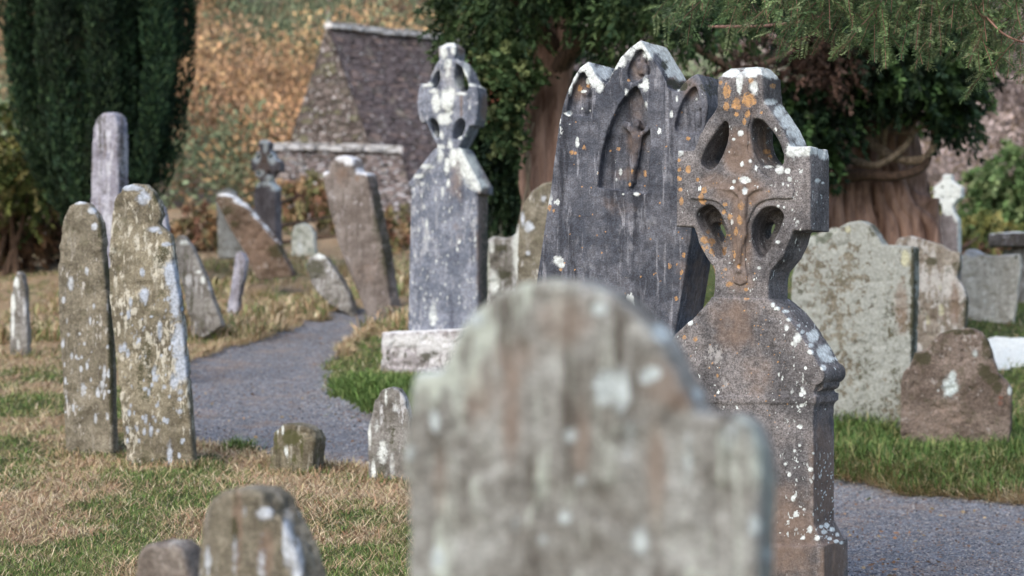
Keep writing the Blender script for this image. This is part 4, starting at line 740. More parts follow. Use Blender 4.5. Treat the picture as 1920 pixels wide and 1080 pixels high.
# table tomb at the right edge
tb = Wp(1905, gpy(1905, 27), 27); tb.z -= .1
tt = empty('table_tomb', tuple(tb), 'dark mossy-edged table tomb top at the right edge, behind the pale slab', 'tomb')
bm = bmesh.new(); zt = Wp(1900, 437, 27).z - tb.z; bm_box(bm, (.28, .3, zt - .09), (1.0, .75, .2)); me = remesh(bm, .025); wear(me, .015, 83)
a = me.attributes.new('dk', 'FLOAT', 'POINT'); a.data.foreach_set('value', np.full(len(me.vertices), .5, np.float32)); link('top_slab', me, M_dark, tt)
bm = bmesh.new(); bm_box(bm, (.32, .32, (zt - .2) / 2), (.7, .5, zt - .2)); me = remesh(bm, .03); wear(me, .012, 84); link('tomb_chest', me, M_grey, tt)

# grass left long round the feet of the stones
Pb = []
for pl, a_, b_, t_ in BASES:
    sc_ = 1 if pl.P0.y < 18 else .55; n = int(((b_ - a_) + t_) * 700 * sc_)
    q = rng.uniform(a_ - .05, b_ + .05, n); d = np.where(rng.uniform(size=n) < .7, np.abs(rng.normal(0, .05, n)) + .005, rng.uniform(-t_, 0, n)); side = (d < 0); q = np.where(side, b_ + np.abs(rng.normal(0, .05, n)) + .01, q)
    Pb.append(np.stack([pl.P0.x + pl.u.x * q + pl.n.x * d, pl.P0.y + pl.u.y * q + pl.n.y * d], 1))
Pb = np.concatenate(Pb); Pb = Pb[~in_path(Pb[:, 0], Pb[:, 1], .0)]
blades('tuft_grass', Pb, .085, .004, .5, pal(GREEN[:4] + STRAW[:3] + STRAW[5:7], len(Pb)), M_grass, 'longer grass left uncut round the feet of the stones', .5)
# ================================================================== the chapel
def quadmesh(name, polys, mat, parent, loc, thick=0):
    bm = bmesh.new()
    for p in polys: bm.faces.new([bm.verts.new(Vector(q) - Vector(loc)) for q in p])
    bmesh.ops.remove_doubles(bm, verts=bm.verts, dist=1e-4); bmesh.ops.recalc_face_normals(bm, faces=bm.faces)
    me = bpy.data.meshes.new(name); bm.to_mesh(me); bm.free(); return link(name, me, mat, parent, (0, 0, 0) if parent else loc, smooth=False)
def rubble(name, a, b, c, mortar, sx, sz, white, seed=0, wcut=.60):
    t = NT(name); v = t.coord(off=(seed, seed, seed)); vv = t.coord((sx, sx, sz), off=(seed, 0, 0))
    vo = t.n('ShaderNodeTexVoronoi'); vo.inputs['Scale'].default_value = 1; t.l(vv, vo.inputs['Vector']); sep = t.n('ShaderNodeSeparateColor'); t.l(vo.outputs['Color'], sep.inputs[0])
    ve = t.n('ShaderNodeTexVoronoi', feature='DISTANCE_TO_EDGE'); ve.inputs['Scale'].default_value = 1; t.l(vv, ve.inputs['Vector'])
    col = t.mix(sep.outputs[0], a, b); col = t.mix(t.ramp(sep.outputs[1], .7, .9), col, c); col = t.mix(t.ramp(ve.outputs[0], .02, .10, 1, 0), col, mortar)
    n = t.noise(v, 2.2, 8, .75); col = t.mix(t.math('MULTIPLY', t.ramp(n, .52, .72), .5), col, (.24, .25, .18))
    n3 = t.noise(t.coord((1, 1, 1.5), off=(seed + 4, 0, 0)), 5.5, 5, .7); col = t.mix(t.math('MULTIPLY', t.ramp(n3, wcut, wcut + .05), white), col, (.62, .63, .66))
    t.bump(t.math('ADD', t.ramp(ve.outputs[0], 0, .1), t.math('MULTIPLY', sep.outputs[0], .5)), .06, 1.); return t.out(col)
M_roof = rubble('stone_roof_courses', (.085, .068, .072), (.155, .13, .138), (.20, .15, .14), (.05, .04, .04), 3.2, 13, .85, 1, .61)
M_gab = rubble('lichened_rubble_wall', (.09, .074, .07), (.165, .14, .135), (.13, .125, .085), (.06, .05, .045), 2.2, 6, .85, 5, .575)
M_annex = rubble('annex_roof_courses', (.13, .10, .095), (.23, .19, .18), (.28, .24, .22), (.07, .06, .055), 2.8, 10, .85, 9, .56)
M_ridge = rubble('ridge_stones', (.35, .34, .34), (.52, .52, .53), (.6, .6, .6), (.2, .2, .2), 2, 5, .9, 12, .45)
def prism(nm, R0, th, Lr, drop, half, base, label, mroof, mgab, wall_in=.25):
    r = Vector((math.cos(R(th)), math.sin(R(th)), 0)); g = Vector((math.sin(R(th)), -math.cos(R(th)), 0)); up = Vector((0, 0, 1))
    A = R0; B = R0 + r * Lr; e = empty(nm, (A.x, A.y, base), label, 'chapel'); loc = Vector(e.location)
    F0, F1, K0, K1 = A + g * half - up * drop, B + g * half - up * drop, A - g * half - up * drop, B - g * half - up * drop
    n = 40; polys = []
    def grid(P, Q, S_, T_, nu, nv, amp, sd):
        V = []; 
        for i in range(nv + 1):
            for j in range(nu + 1): V.append((P.lerp(Q, j / nu)).lerp(S_.lerp(T_, j / nu), i / nv))
        V = np.array([tuple(q) for q in V]); nr = np.array((Q - P).cross(S_ - P).normalized())
        V = V + nr * ((fbm(V, 2.5, 3, sd) - .5) * amp)[:, None] - np.array(loc)
        idx = np.arange((nu + 1) * (nv + 1)).reshape(nv + 1, nu + 1)
        return V, np.stack([idx[:-1, :-1], idx[:-1, 1:], idx[1:, 1:], idx[1:, :-1]], -1).reshape(-1, 4)
    def make(name, gs, mat):
        Vs = []; Fs = []; o_ = 0
        for V, f in gs: Vs.append(V); Fs.append(f + o_); o_ += len(V)
        return link(name, npmesh(name, np.concatenate(Vs), np.concatenate(Fs)), mat, e, (0, 0, 0), smooth=False)
    ov = r * .0
    make('roof', [grid(A, B, F0, F1, 60, 50, .14, 1), grid(B, A, K1, K0, 10, 10, .1, 2), grid(F0, F1, F0 - up * .12, F1 - up * .12, 20, 1, .0, 3)], mroof)
    A2, Bb = A + r * .0, B; dz = Vector((0, 0, F0.z - base))
    f0 = F0 - g * wall_in - up * .0; k0 = K0 + g * wall_in; f1 = F1 - g * wall_in; k1 = K1 + g * wall_in; out = -r * .02; o2 = r * .02
    make('gable_wall', [grid(A + out, A + out + up * .001, F0 + out, K0 + out, 24, 30, .1, 4), grid(f0 + out, k0 + out, f0 + out - dz, k0 + out - dz, 12, 12, .08, 5), ], mgab)
    make('gable_wall', [grid(B + o2, B + o2 + up * .001, K1 + o2, F1 + o2, 10, 10, .05, 6)], mgab)
    make('wall', [grid(f0, f1, f0 - dz, f1 - dz, 40, 20, .1, 7), grid(k1, k0, k1 - dz, k0 - dz, 8, 8, .1, 8), grid(f1, k1, f1 - dz, k1 - dz, 8, 8, .1, 9)], mgab)
    bm = bmesh.new(); k = 0; x = 0
    while x < Lr:
        l = min(random.uniform(.3, .6), Lr - x + .01); c = A - loc + r * (x + l / 2) + up * random.uniform(.0, .05); bm_box(bm, c, (l * .96, random.uniform(.32, .42), random.uniform(.14, .2)), Matrix.Rotation(R(th), 4, 'Z')); x += l
    me = bpy.data.meshes.new('ridge'); bm.to_mesh(me); bm.free(); link('ridge_cap', me, M_ridge, e, (0, 0, 0), smooth=False); return e
prism('stone_chapel', Wp(614, 50, 55), 39, 9.5, 5.6, 3.45, 3.2, 'steep stone-roofed chapel with lichened gable, rising before the autumn hillside', M_roof, M_gab)
prism('chapel_annex', Wp(498, 276, 50.5), 20, 3.55, 2.2, 1.7, 3.0, 'low stone-roofed annex with white-lichened ridge in front of the chapel', M_annex, M_gab)
for o in bpy.data.objects:
    if o.name == 'stone_chapel': CHP = o

# ================================================================== trees
def crown_pts(n, c, r, shell=.6):
    d = norm(rng.normal(size=(n, 3))); q = rng.uniform(shell, 1, n) ** .6
    return np.array(c) + d * q[:, None] * np.array(r), d
DK = [(.012, .030, .015), (.008, .018, .011), (.021, .047, .022), (.036, .066, .030), (.016, .036, .022)]
YEW = [(.018, .042, .018), (.028, .058, .022), (.045, .078, .03), (.062, .098, .038), (.014, .030, .014)]
# --- columnar yew on the left
by = 30.; bx = (192 - 960) / F * by; bz = float(hgt(bx, by))
ye = empty('columnar_yew', (bx, by, bz), 'dark upright yew with fluted plumes of foliage filling the upper left', 'tree')
P = []; D = []; m = 0
zb = Wp(0, 405, by).z
def prof(h): return float(np.interp(h, [0, .6, 1.2, 2.2, 3.2, 5.5, 8, 9.5], [.48, .87, 1.08, 1.21, 1.27, 1.31, .9, .2]))
plume = []
for k in range(19):
    a0 = k / 19 * 6.283 + rng.normal(0, .07); h0 = rng.uniform(-.25, .35)
    while h0 < 7:
        ln = rng.uniform(1.0, 2.6); plume.append((a0 + rng.normal(0, .05), rng.uniform(.96, 1.06) if k % 2 else rng.uniform(.74, .84), h0, ln, rng.uniform(.15, .22))); h0 += ln * rng.uniform(.45, .7)
for k in range(60): plume.append((rng.uniform(0, 6.283), rng.uniform(.5, .72), rng.uniform(0, 5), 2., .2))
cl = []
for a, rr, h0, ln, pr in plume:
    nn = int(ln * 620); tt_ = rng.uniform(0, 1, nn); h = h0 + tt_ * ln; rad = np.array([prof(x) for x in h]) * rr
    wob = .1 * np.sin(h * 2 + a * 5); cx = bx + np.cos(a + wob * .3) * rad; cy = by + np.sin(a + wob * .3) * rad
    wd = pr * np.sin(np.clip(tt_ * .9 + .1, 0, 1) * math.pi) ** .6; of = norm(rng.normal(size=(nn, 3))) * wd[:, None] * np.array([1, 1, .6])
    P.append(np.stack([cx, cy, zb + h], 1) + of); D.append(of / (wd[:, None] + 1e-6) * .7 + np.array([0, 0, 1.0]) + rng.normal(0, .25, (nn, 3)))
    cl.append(pal(DK, nn, .25) * rng.uniform(.5, 1.6))
P = np.concatenate(P); D = np.concatenate(D)
leaves('foliage', P, D, rng.uniform(.06, .12, len(P)), rng.uniform(.025, .045, len(P)), np.concatenate(cl), M_leaf, ye, (bx, by, bz))
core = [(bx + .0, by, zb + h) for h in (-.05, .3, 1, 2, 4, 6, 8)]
tubes('shade_core', [(core, [max(prof(h) * .62, .1) for h in (-.05, .3, 1, 2, 4, 6, 8)], dict(n=20, rough=.3))], bark('crown_core_shade', (.018, .016, .010), (.035, .028, .018), 6), ye, (bx, by, bz))  # solid near-black core: shade inside the crown put into its colour
tubes('trunk', [([(bx + rng.uniform(-.3, .3) * .6, by + rng.uniform(-.2, .2), bz - .2), (bx, by, zb - .3), (bx + rng.uniform(-.4, .4), by, zb + .6)], [.16, .13, .12], dict(n=10)) for _ in range(5)], M_bark, ye, (bx, by, bz))

def sprays(P0, D0, n_each, L, Wd, spread, droop, cols, jit=.25):
    """fans of short leaves along twigs: P0,D0 twig start and direction (length in D0)"""
    k = len(P0); tt_ = rng.uniform(.05, 1, (k, n_each)); D = D0[:, None, :] * tt_[..., None]; pts = P0[:, None, :] + D
    pts[..., 2] -= droop * tt_ ** 2 * np.linalg.norm(D0, axis=1)[:, None]
    d = norm(D0)[:, None, :] * .8 + norm(rng.normal(size=(k * n_each, 3))).reshape(k, n_each, 3) * spread; d[..., 2] -= droop * .5
    c = np.repeat(pal(cols, k, jit), n_each, 0) * rng.uniform(.75, 1.3, (k * n_each, 1))
    return pts.reshape(-1, 3), d.reshape(-1, 3), c
def mass(name, blobs, n_tw, parent, loc, L=(.05, .10), Wd=(.02, .04), tw=.35, n_each=26, cols=YEW, droop=.5, spread=.7, mat=None):
    Ps, Ds, Cs = [], [], []; tot = sum(b[3] * b[4] * b[5] for b in blobs) ** 1
    for cx, cy, cz, rx, ry, rz in blobs:
        n = max(6, int(n_tw * (rx * ry * rz) ** .66 / sum((b[3] * b[4] * b[5]) ** .66 for b in blobs)))
        p, d = crown_pts(n, (cx, cy, cz), (rx, ry, rz), .25); dd = norm(d + rng.normal(0, .5, (n, 3)) + np.array([0, -.2, -.25])) * rng.uniform(.5, 1.2, (n, 1)) * tw
        a, b, c = sprays(p, dd, n_each, 0, 0, spread, droop, cols); Ps.append(a); Ds.append(b); Cs.append(c)
    P, D, C_ = np.concatenate(Ps), np.concatenate(Ds), np.concatenate(Cs)
    return leaves(name, P, D, rng.uniform(*L, len(P)), rng.uniform(*Wd, len(P)), C_, mat or M_leaf, parent, loc)
def pb(px, py, Y, rpx, rpy, ry): c = Wp(px, py, Y); return (c.x, c.y, c.z, rpx / F * Y, ry, rpy / F * Y)
def pl_(pts): return spline([tuple(Wp(x, y, Y)) for x, y, Y in pts], 6)

# --- middle yew: leaning red trunk wrapped in ivy
my = 20.; m0 = Wp(1010, gpy(1010, my), my)
me_ = empty('ivy_clad_yew', tuple(m0), 'yew with leaning reddish ivy-wrapped trunk behind the slender cross and arched headstone', 'tree')
tubes('trunk', [(pl_([(1030, gpy(1010, my) + 20, my), (1020, 420, my), (1017, 330, my), (1022, 230, my + .05), (1040, 120, my + .1), (1052, 20, my + .2), (1068, -140, my + .3), (1080, -400, my + .5)]), np.interp(np.arange(43), [0, 8, 20, 42], [.30, .215, .20, .16]), dict(n=48, rough=.22, flute=.10, ridge=.30, seed=4))], M_barkw, me_, m0)
tubes('limb', [(pl_([(1045, 130, my), (1090, 80, my - .2), (1160, 60, my - .5), (1280, 30, my - .6), (1400, -40, my - .8)]), np.linspace(.10, .04, 25), dict(n=8, rough=.2)),
               (pl_([(1040, 90, my), (1000, 30, my - .2), (940, -30, my - .4), (880, -120, my - .4)]), np.linspace(.09, .03, 19), dict(n=8, rough=.2)),
               (pl_([(1050, 60, my), (1120, 20, my + .6), (1260, 60, my + 1), (1380, 130, my + 1.2), (1480, 100, my + 1.2)]), np.linspace(.08, .03, 25), dict(n=8, rough=.2)),
               (pl_([(1060, 40, my), (1150, 110, my + .8), (1300, 150, my + 1.4), (1400, 100, my + 1.5)]), np.linspace(.06, .02, 19), dict(n=8, rough=.2))], M_bark2, me_, m0)
tubes('ivy_stem', [(pl_([(975, 420, my - .25), (992, 310, my - .28), (972, 210, my - .28), (985, 130, my - .3)]), .018, dict(n=6, rough=.2)), (pl_([(1000, 400, my - .25), (985, 300, my - .3), (1000, 230, my - .25)]), .012, dict(n=6))], M_limb, me_, m0)
mass('foliage', [pb(885, 30, 21, 50, 90, .7), pb(900, -80, 21, 90, 90, 1), pb(940, 20, 20.4, 50, 60, .6), pb(960, -10, 19.2, 50, 40, .4), pb(1110, -50, 19.4, 110, 60, .8), pb(1160, 10, 19, 60, 36, .6), pb(1230, 20, 18.5, 90, 40, .6), pb(1030, -80, 19.5, 120, 70, 1), pb(1330, -40, 18, 120, 60, .8), pb(1330, 25, 17.5, 60, 24, .4), pb(975, 60, 20.3, 26, 30, .3),
                  pb(1100, 120, 22, 60, 30, .6), pb(870, 120, 22.5, 24, 60, .4)], 1900, me_, m0, L=(.05, .10), Wd=(.018, .034))
mass('lower_foliage', [pb(930, 250, 23.5, 46, 110, .6), pb(950, 330, 23.5, 50, 60, .6), pb(905, 200, 23.5, 26, 60, .4), pb(960, 180, 23.8, 50, 80, .5)], 700, me_, m0, L=(.07, .12), Wd=(.03, .05), cols=DK, droop=.9)
mass('ivy', [pb(930, 190, my - .5, 36, 34, .25), pb(955, 240, my - .5, 16, 60, .2), pb(972, 160, my - .45, 18, 50, .2), pb(950, 130, my - .5, 60, 36, .3), pb(900, 160, my - .3, 20, 20, .15)], 300, me_, m0, L=(.05, .085), Wd=(.045, .07), tw=.2, n_each=9, cols=[(.045, .08, .032), (.065, .11, .045), (.03, .06, .024), (.12, .15, .065)], droop=.2, spread=1.2)
mass('dead_foliage', [pb(925, 135, 21, 36, 26, .3)], 60, me_, m0, L=(.05, .10), Wd=(.02, .035), cols=[(.20, .06, .04), (.13, .045, .03)])

# --- right yew: huge fluted trunk, looping pale limbs
ry_ = 24.; r0 = Wp(1645, gpy(1645, ry_), ry_)
re_ = empty('spreading_yew', tuple(r0), 'broad yew with massive fluted red-brown trunk and looping limbs behind the right headstones', 'tree')
tubes('trunk', [(pl_([(1655, gpy(1645, ry_) + 30, ry_), (1650, 450, ry_), (1640, 390, ry_), (1632, 330, ry_), (1628, 250, ry_), (1625, 150, ry_), (1600, -50, ry_), (1590, -300, ry_)]), np.interp(np.arange(43), [0, 10, 17, 26, 42], [.66, .60, .52, .46, .3]), dict(n=110, rough=.16, flute=.10, ridge=.30, seed=8))] +
      [(pl_([(x0, gpy(1645, ry_), ry_ - .62), (x0 - 6 * sgn, 440, ry_ - .6), (x1, 380, ry_ - .55), (x2, 300, ry_ - .4)]), np.linspace(.10, .06, 19), dict(n=10, rough=.4, seed=i)) for i, (x0, x1, x2, sgn) in enumerate([(1600, 1592, 1600, 1), (1640, 1625, 1622, 1), (1668, 1650, 1640, -1), (1695, 1672, 1655, -1), (1742, 1700, 1675, -1), (1580, 1570, 1585, 1), (1715, 1690, 1668, -1), (1622, 1610, 1612, 1)])], M_barkw, re_, r0)
LB = [([(1560, 335, 23.2), (1620, 328, 23), (1680, 330, 22.8), (1725, 318, 22.8), (1742, 296, 22.9)], .075, .04), ([(1600, 240, 23.5), (1650, 280, 23.2), (1690, 300, 23), (1730, 298, 22.9), (1752, 270, 22.9), (1748, 240, 23), (1720, 220, 23)], .06, .035),
      ([(1580, 290, 23.4), (1640, 310, 23), (1700, 270, 22.9), (1715, 220, 23), (1700, 170, 23)], .05, .025), ([(1640, 260, 23.4), (1680, 220, 23.2), (1720, 190, 23), (1770, 180, 23), (1810, 200, 23)], .045, .02), ([(1600, 330, 23.5), (1560, 310, 23.1), (1520, 318, 23), (1470, 300, 23)], .05, .02),
      ([(1650, 240, 23.5), (1700, 250, 23), (1760, 230, 22.8), (1800, 240, 22.8)], .03, .012), ([(1600, 200, 23.5), (1560, 130, 23), (1500, 90, 22.6), (1420, 110, 22), (1340, 90, 21.6)], .08, .03), ([(1610, 160, 23.5), (1590, 60, 23), (1530, 0, 22.6)], .1, .05), ([(1600, 180, 23.5), (1500, 160, 23), (1430, 190, 22.5), (1360, 170, 22.3)], .06, .02),
      ([(1650, 300, 23.4), (1660, 240, 23.1), (1650, 200, 23), (1670, 150, 23)], .04, .02), ([(1620, 100, 23.6), (1700, 20, 23.2), (1820, -30, 23)], .09, .04)]
tubes('limb', [(pl_(p), np.linspace(a, b, (len(p) - 1) * 6 + 1), dict(n=8, rough=.25, seed=i)) for i, (p, a, b) in enumerate(LB) if i], M_limb, re_, r0)
tubes('limb', [(pl_(LB[0][0]), np.linspace(.075, .04, 25), dict(n=8, rough=.3, seed=5))], M_bark2, re_, r0)
mass('foliage', [pb(1500, 230, 22.6, 60, 80, .5), pb(1550, 190, 22.8, 50, 60, .5), pb(1490, 290, 22.8, 50, 40, .4), pb(1620, 110, 22.8, 60, 50, .7), pb(1700, 120, 22.6, 70, 56, .7), pb(1765, 125, 22.8, 50, 66, .6), pb(1800, 180, 22.8, 26, 46, .4), pb(1795, 225, 22.9, 22, 14, .3), pb(1680, 60, 22.8, 130, 60, 1), pb(1790, 70, 22.8, 60, 60, .7),
                  pb(1560, 30, 22.5, 100, 50, .8), pb(1400, -10, 22, 110, 36, .6), pb(1600, -90, 23, 260, 90, 1.4), pb(1320, 185, 23, 50, 16, .3)], 3000, re_, r0, L=(.07, .13), Wd=(.03, .05), cols=DK + [(.05, .10, .035), (.065, .125, .045)])
mass('dead_foliage', [pb(1560, 80, 22, 44, 40, .3), pb(1540, 120, 22, 40, 22, .3), pb(1400, 80, 21, 40, 14, .3)], 130, re_, r0, L=(.05, .10), Wd=(.02, .035), cols=[(.07, .045, .036), (.095, .058, .045), (.05, .034, .028)])
# --- overhanging near sprays with needles one by one
oY = 9.2; ov = Wp(1700, -420, oY)
oe = empty('overhanging_yew_branch', tuple(ov), 'sharp-needled green yew branch hanging into the top right corner', 'tree branch')
TW = []; mains = []
def twig(p, d, ln, gen):
    n = 7; pts = [np.array(p, float)]; d = np.array(d, float); d /= np.linalg.norm(d)
    for i in range(n): d = d + np.array([0, 0, -.055 * (1 if gen else .3)]) + rng.normal(0, .06, 3); d /= np.linalg.norm(d); pts.append(pts[-1] + d * ln / n)
    TW.append((np.array(pts), gen))
    if gen < 2:
        k = int(ln / (.085 if gen == 0 else .055))
        for j in range(k):
            t_ = (j + .6) / (k + .3); i = min(int(t_ * n), n - 1); q = pts[i] + (pts[i + 1] - pts[i]) * (t_ * n - i); dd = pts[i + 1] - pts[i]; dd /= np.linalg.norm(dd)
            sdv = np.cross(dd, np.array([0, .5, 1.])); sdv /= np.linalg.norm(sdv) + 1e-9; sg = 1 if j % 2 else -1
            twig(q, dd * .75 + sdv * sg * rng.uniform(.6, 1.0) + rng.normal(0, .18, 3), ln * (rng.uniform(.32, .5) if gen == 0 else rng.uniform(.35, .6)) * (1.15 - t_ * .6), gen + 1)
for (px, py, Y, ex, ey, eY, ln) in [(1350, -90, 9.9, 1400, 60, 9.7, .36), (1420, -120, 9.6, 1440, 50, 9.5, .40), (1480, -100, 9.4, 1500, 80, 9.3, .42), (1560, -120, 9.2, 1540, 60, 9.1, .40), (1620, -110, 9.3, 1640, 90, 9.2, .50), (1680, -130, 9.1, 1670, 80, 9.1, .48), (1740, -110, 9.2, 1720, 90, 9.1, .50), (1790, -130, 9.2, 1800, 80, 9.1, .42),
                                    (1850, -110, 9.1, 1830, 60, 9., .42), (1900, -120, 9.1, 1900, 70, 9., .40), (1960, -90, 9.1, 1870, 60, 9., .40), (1960, 20, 9., 1878, 110, 9., .30), (1985, 40, 9., 1925, 150, 9., .30), (1520, -130, 9.7, 1600, 40, 9.6, .36), (1700, -140, 9.6, 1760, 60, 9.5, .42), (1580, -80, 9.6, 1560, 60, 9.5, .32), (1640, 0, 9.3, 1655, 110, 9.3, .24), (1300, -80, 10.3, 1330, 20, 10.2, .28), (1880, -140, 9.5, 1960, 60, 9.4, .44)]:
    a = np.array(Wp(px, py, Y)); b = np.array(Wp(ex, ey, eY)); twig(a, b - a, ln * 1.12, 0)
for px, py, ex, ey in ((1880, 60, 1872, 140), (1893, 66, 1890, 150), (1640, 40, 1636, 120), (1655, 50, 1662, 135), (1700, 40, 1702, 112), (1600, 30, 1606, 110), (1915, 80, 1912, 160), (1760, 30, 1765, 95)):
    a = np.array(Wp(px, py, 9.1)); b = np.array(Wp(ex, ey, 9.05)); twig(a, b - a, .2, 1)
for _ in range(48):
    px = rng.uniform(1290, 1990); py = rng.uniform(-120, -10); Y = 9.2 + rng.uniform(-.15, .5) + max(0, 1500 - px) * .004; dx = rng.normal(-15, 85); b_ = 30 + 45 * (px > 1480) + 20 * (px > 1600)
    a = np.array(Wp(px, py, Y)); b = np.array(Wp(px + dx, rng.uniform(10, b_ + 10), Y - .1)); twig(a, b - a, max(.16, np.linalg.norm(b - a)) * 1.1, 0 if rng.uniform() < .6 else 1)
mains.append((pl_([(1260, -140, 10.3), (1450, -120, 9.7), (1650, -125, 9.3), (1850, -120, 9.2), (2100, -160, 9.1)]), .03)); mains.append((pl_([(1330, 50, 12), (1440, 48, 11), (1540, 30, 10.2), (1620, -30, 9.7), (1700, -130, 9.3)]), .009)); mains.append((pl_([(1490, 78, 10.4), (1545, 55, 10.2), (1570, 20, 10), (1590, -60, 9.8)]), .004)); mains.append((pl_([(1560, 80, 9.6), (1572, 40, 9.6), (1580, -20, 9.6)]), .003)); mains.append((pl_([(1990, 90, 9.), (1930, 82, 9.), (1880, 62, 9.), (1830, 10, 9.1)]), .005))
NP, ND, NC, NL = [], [], [], []
for pts, gen in TW:
    if gen == 0: sg = (.25, 1)
    else: sg = (0.02, 1)
    ln = np.linalg.norm(np.diff(pts, axis=0), axis=1).sum(); k = int(ln / .0017); tone = rng.uniform(.6, 2.1); cc = np.array([(.045, .085, .035), (.07, .12, .05), (.10, .15, .065), (.13, .17, .085)][rng.integers(0, 4)]) * tone
    tt_ = np.linspace(sg[0], .995, k); f = tt_ * (len(pts) - 1); i = np.minimum(f.astype(int), len(pts) - 2); q = pts[i] + (pts[i + 1] - pts[i]) * (f - i)[:, None]; dd = norm(pts[i + 1] - pts[i])
    sdv = norm(np.cross(dd, np.array([.1, .55, .9]))); s_ = np.where(np.arange(k) % 2, 1, -1)[:, None]; up = np.cross(sdv, dd)
    d = dd * rng.uniform(.35, .75, (k, 1)) + sdv * s_ + up * rng.normal(0, .28, (k, 1)); NP.append(q); ND.append(d); NL.append(rng.uniform(.019, .029, k) * (1.05 - .45 * tt_ ** 3)); NC.append(np.clip(cc * rng.uniform(.8, 1.25, (k, 1)), 0, 1))
NP = np.concatenate(NP)
leaves('needles', NP, np.concatenate(ND), np.concatenate(NL), rng.uniform(.0028, .0040, len(NP)), np.concatenate(NC), tint_mat('yew_needles', rough=.5, spec=.4), oe, ov)
tubes('branch', [(p, r, dict(n=6)) for p, r in mains] + [(p, (.0024, .0013, .0009)[g], dict(n=4)) for p, g in TW if g < 2], M_bark, oe, ov)
print('needles', len(NP))

# --- bushes and far wood
def bush(name, label, blobs, n_tw, cols, L, Wd, tw=.4, n_each=20, cat='bush', stems=None, kind_mat=None, group=None, **k):
    c = blobs[0]; loc = (c[0], c[1], float(hgt(c[0], c[1])) if c[1] < 56 else float(hill(c[0], c[1])))
    e = empty(name, loc, label, cat, group); mass('foliage', blobs, n_tw, e, loc, L=L, Wd=Wd, tw=tw, n_each=n_each, cols=cols, **k)
    sp = []
    for q in range(5): 
        b = blobs[q % len(blobs)]; sp.append(([(c[0] + rng.uniform(-.3, .3), c[1], loc[2] - .1), ((c[0] + b[0]) / 2, c[1], (loc[2] + b[2]) / 2), (b[0], b[1], b[2])], [.04 * c[1] / 30, .03 * c[1] / 30, .015], dict(n=6)))
    tubes('trunk' if cat == 'tree' else 'stems', sp, M_bark2, e, loc); return e
bush('garden_bush', 'olive green bush with bronze tips at the left edge beside the columnar yew', [pb(20, 260, 33, 70, 90, 1.), pb(60, 330, 33, 50, 60, .8), pb(0, 360, 33, 60, 60, .8)], 420, [(.07, .10, .03), (.12, .14, .045), (.05, .075, .025), (.20, .19, .08)], (.08, .14), (.04, .07))
bush('bracken_bank', 'tangled red-brown dying bracken below the olive bush at far left', [pb(40, 400, 34, 100, 60, .8), pb(110, 420, 35, 40, 50, .6), pb(-20, 440, 34, 60, 50, .6)], 380, [(.10, .06, .04), (.17, .10, .06), (.24, .14, .08), (.06, .05, .025)], (.1, .2), (.03, .06), n_each=22)
bush('bracken_bank', 'rusty bracken and dead grass heaped below the chapel wall', [pb(380, 420, 38, 50, 26, .6), pb(560, 370, 42, 70, 24, .6), pb(660, 400, 42, 40, 26, .6), pb(740, 430, 38, 40, 24, .5), pb(620, 350, 44, 40, 16, .5)], 420, [(.28, .18, .10), (.34, .24, .14), (.22, .20, .10), (.15, .16, .07), (.22, .12, .08)], (.1, .2), (.04, .07), n_each=22)
bush('garden_bush', 'bright green leafy bush at the right edge beyond the table tomb', [pb(1900, 330, 38, 60, 50, 1.), pb(1860, 380, 38, 50, 40, .8), pb(1930, 390, 38, 60, 50, .8)], 420, [(.09, .155, .06), (.12, .19, .08), (.06, .11, .04), (.16, .21, .10)], (.1, .17), (.06, .1))
bush('garden_bush', 'low yellow-green shrub between yew roots and distant white cross', [pb(1730, 400, 34, 40, 34, .6), pb(1840, 440, 36, 60, 26, .6), pb(1700, 440, 34, 40, 20, .5)], 220, [(.17, .18, .06), (.24, .23, .09), (.10, .12, .04), (.20, .12, .08)], (.08, .15), (.04, .08))
# pines and larches standing on the hillside, one by one
TREES = []
def conifer(px, py, Y, wpx, hpx, cols, label, n):
    c = Wp(px, py, Y); bl = []; H = hpx / F * Y; Wd = wpx / F * Y
    for k in range(6):
        f = k / 5; bl.append((c.x + rng.normal(0, .12) * Wd, c.y, c.z + H * (.5 - f), Wd * (.18 + .36 * f), Wd * (.18 + .36 * f), H * .14))
    zb_ = min(float(hill(c.x, c.y)), c.z - H * .5) - .3
    e = empty(label[0], (c.x, c.y, zb_), label[1], 'tree', label[2]); loc = (c.x, c.y, zb_)
    mass('crown', bl, n, e, loc, L=(.14, .30), Wd=(.06, .12), tw=.9, n_each=26, cols=cols, droop=.1)
    tubes('trunk', [([(c.x, c.y, zb_ - .3), (c.x, c.y, c.z), (c.x, c.y, c.z + H * .55)], [.16, .12, .03], dict(n=7))], M_limb, e, loc)
ORG = [(.33, .20, .115), (.40, .26, .145), (.26, .17, .11), (.44, .31, .17), (.30, .21, .14)]; TAN = [(.32, .21, .13), (.38, .27, .17), (.26, .19, .11), (.42, .29, .17)]; PIN = [(.12, .165, .10), (.16, .205, .125), (.20, .24, .15), (.09, .12, .075)]
for i, (px, py, w_, h_, Y) in enumerate([(425, 60, 190, 270, 82)]):
    conifer(px, py, Y, w_, h_, PIN, ('pine_tree', 'soft grey-green pine on the hillside right of the columnar yew', None), 260)
spots = [(395, 290, 80, 150, 70), (440, 240, 90, 170, 74), (490, 190, 90, 170, 76), (545, 250, 80, 150, 72), (560, 110, 100, 180, 82), (620, 20, 110, 150, 90), (700, -10, 110, 130, 92), (790, 20, 110, 160, 90), (840, 30, 90, 120, 90), (500, 60, 90, 160, 86), (400, 200, 80, 130, 80), (470, 330, 80, 110, 66), (660, 40, 60, 70, 88), (520, 330, 60, 80, 66), (450, 140, 70, 110, 84), (740, 40, 70, 60, 90)]
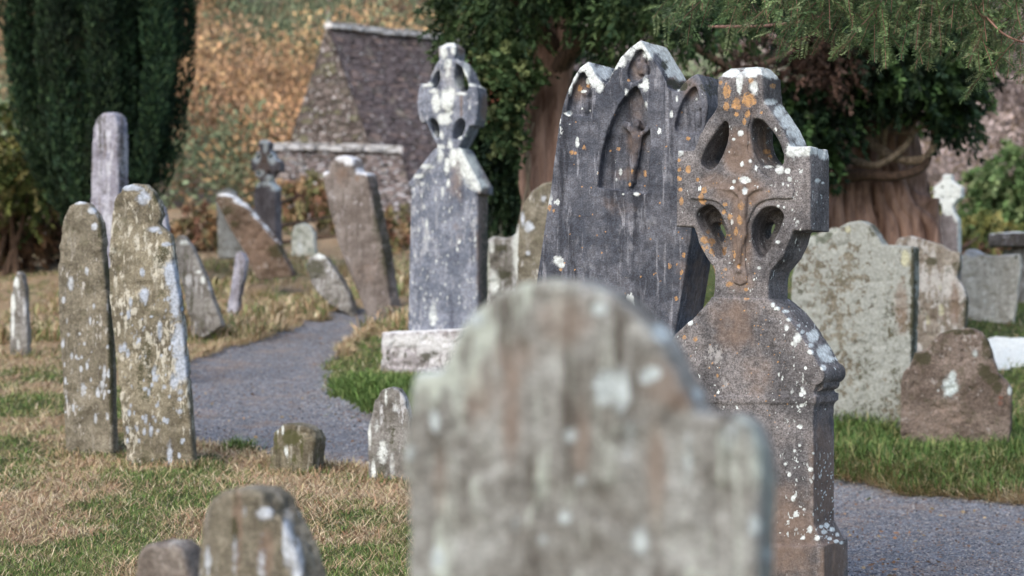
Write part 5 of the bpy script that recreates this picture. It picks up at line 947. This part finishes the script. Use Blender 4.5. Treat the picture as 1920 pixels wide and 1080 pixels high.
nm_ = ['left of the chapel roof, level with its annex', 'left of the chapel, second from the yew', 'rising halfway up beside the chapel gable', 'touching the left edge of the chapel gable', 'just left of the chapel ridge end', 'directly above the left end of the ridge', 'above the middle of the chapel ridge', 'above the ridge where the slender cross stands', 'hard against the dark ivy-clad yew at top', 'at the top edge beside the grey-green pine', 'close to the right side of the columnar yew', 'low behind the small dark ringed cross', 'small one peeping over the chapel ridge', 'low beside the annex ridge', 'just below the grey-green pine', 'small one right over the ridge middle']
for i, (px, py, w_, h_, Y) in enumerate(spots):
    conifer(px, py, Y, w_, h_, [tuple(q * 1.35 for q in c) for c in (ORG if i % 4 else TAN)], ('larch_tree', 'orange autumn larch ' + nm_[i], 'autumn larches on the hillside'), 330)
# the rest of the wood reads as one mass
Ps, Ds, Cs = [], [], []
n = 4200; yy = rng.uniform(57, 118, n); xx = rng.uniform(-.32, .32, n) * yy; zz = hill(xx, yy) + rng.uniform(0, 2.6, n)
ang = xx / yy * F + 960
pt = fb2(xx, yy, .12, 3, 66); tone_ = fb2(xx, yy, .35, 3, 67)
for i in range(n):
    pal_ = ORG if ang[i] < 900 else [(.19, .155, .15), (.24, .20, .20), (.15, .12, .115), (.28, .23, .22)]
    if pt[i] > .70 or (ang[i] < 490 and yy[i] > 80): pal_ = PIN
    elif pt[i] < .42 and ang[i] < 900: pal_ = TAN
    if ang[i] < 130: pal_ = TAN + PIN
    k = 105; p, d = crown_pts(k, (xx[i], yy[i], zz[i]), (1.0, 1.0, 1.3), .2); Ps.append(p); Ds.append(d + np.array([0, 0, .5])); Cs.append((pal(pal_, 1, .28) * (.45 + 1.35 * tone_[i])).repeat(k, 0) * rng.uniform(.75, 1.3, (k, 1)))
P = np.concatenate(Ps)
wd_ = leaves('hillside_wood', P, np.concatenate(Ds), rng.uniform(.12, .26, len(P)), rng.uniform(.06, .12, len(P)), np.concatenate(Cs), M_leaf)
tag(wd_, 'mixed autumn wood covering the far hillside', 'woodland', kind='stuff')
# a few pale stems in the wood
tubes_o = empty('birch_tree', tuple(Wp(616, 40, 80)), 'pale birch stem standing just above the left end of the chapel ridge', 'tree')
tubes('trunk', [([tuple(Wp(616, 60, 80)), tuple(Wp(617, 20, 80)), tuple(Wp(615, -60, 80))], [.09, .08, .05], dict(n=6))], M_ridge, tubes_o, tubes_o.location)
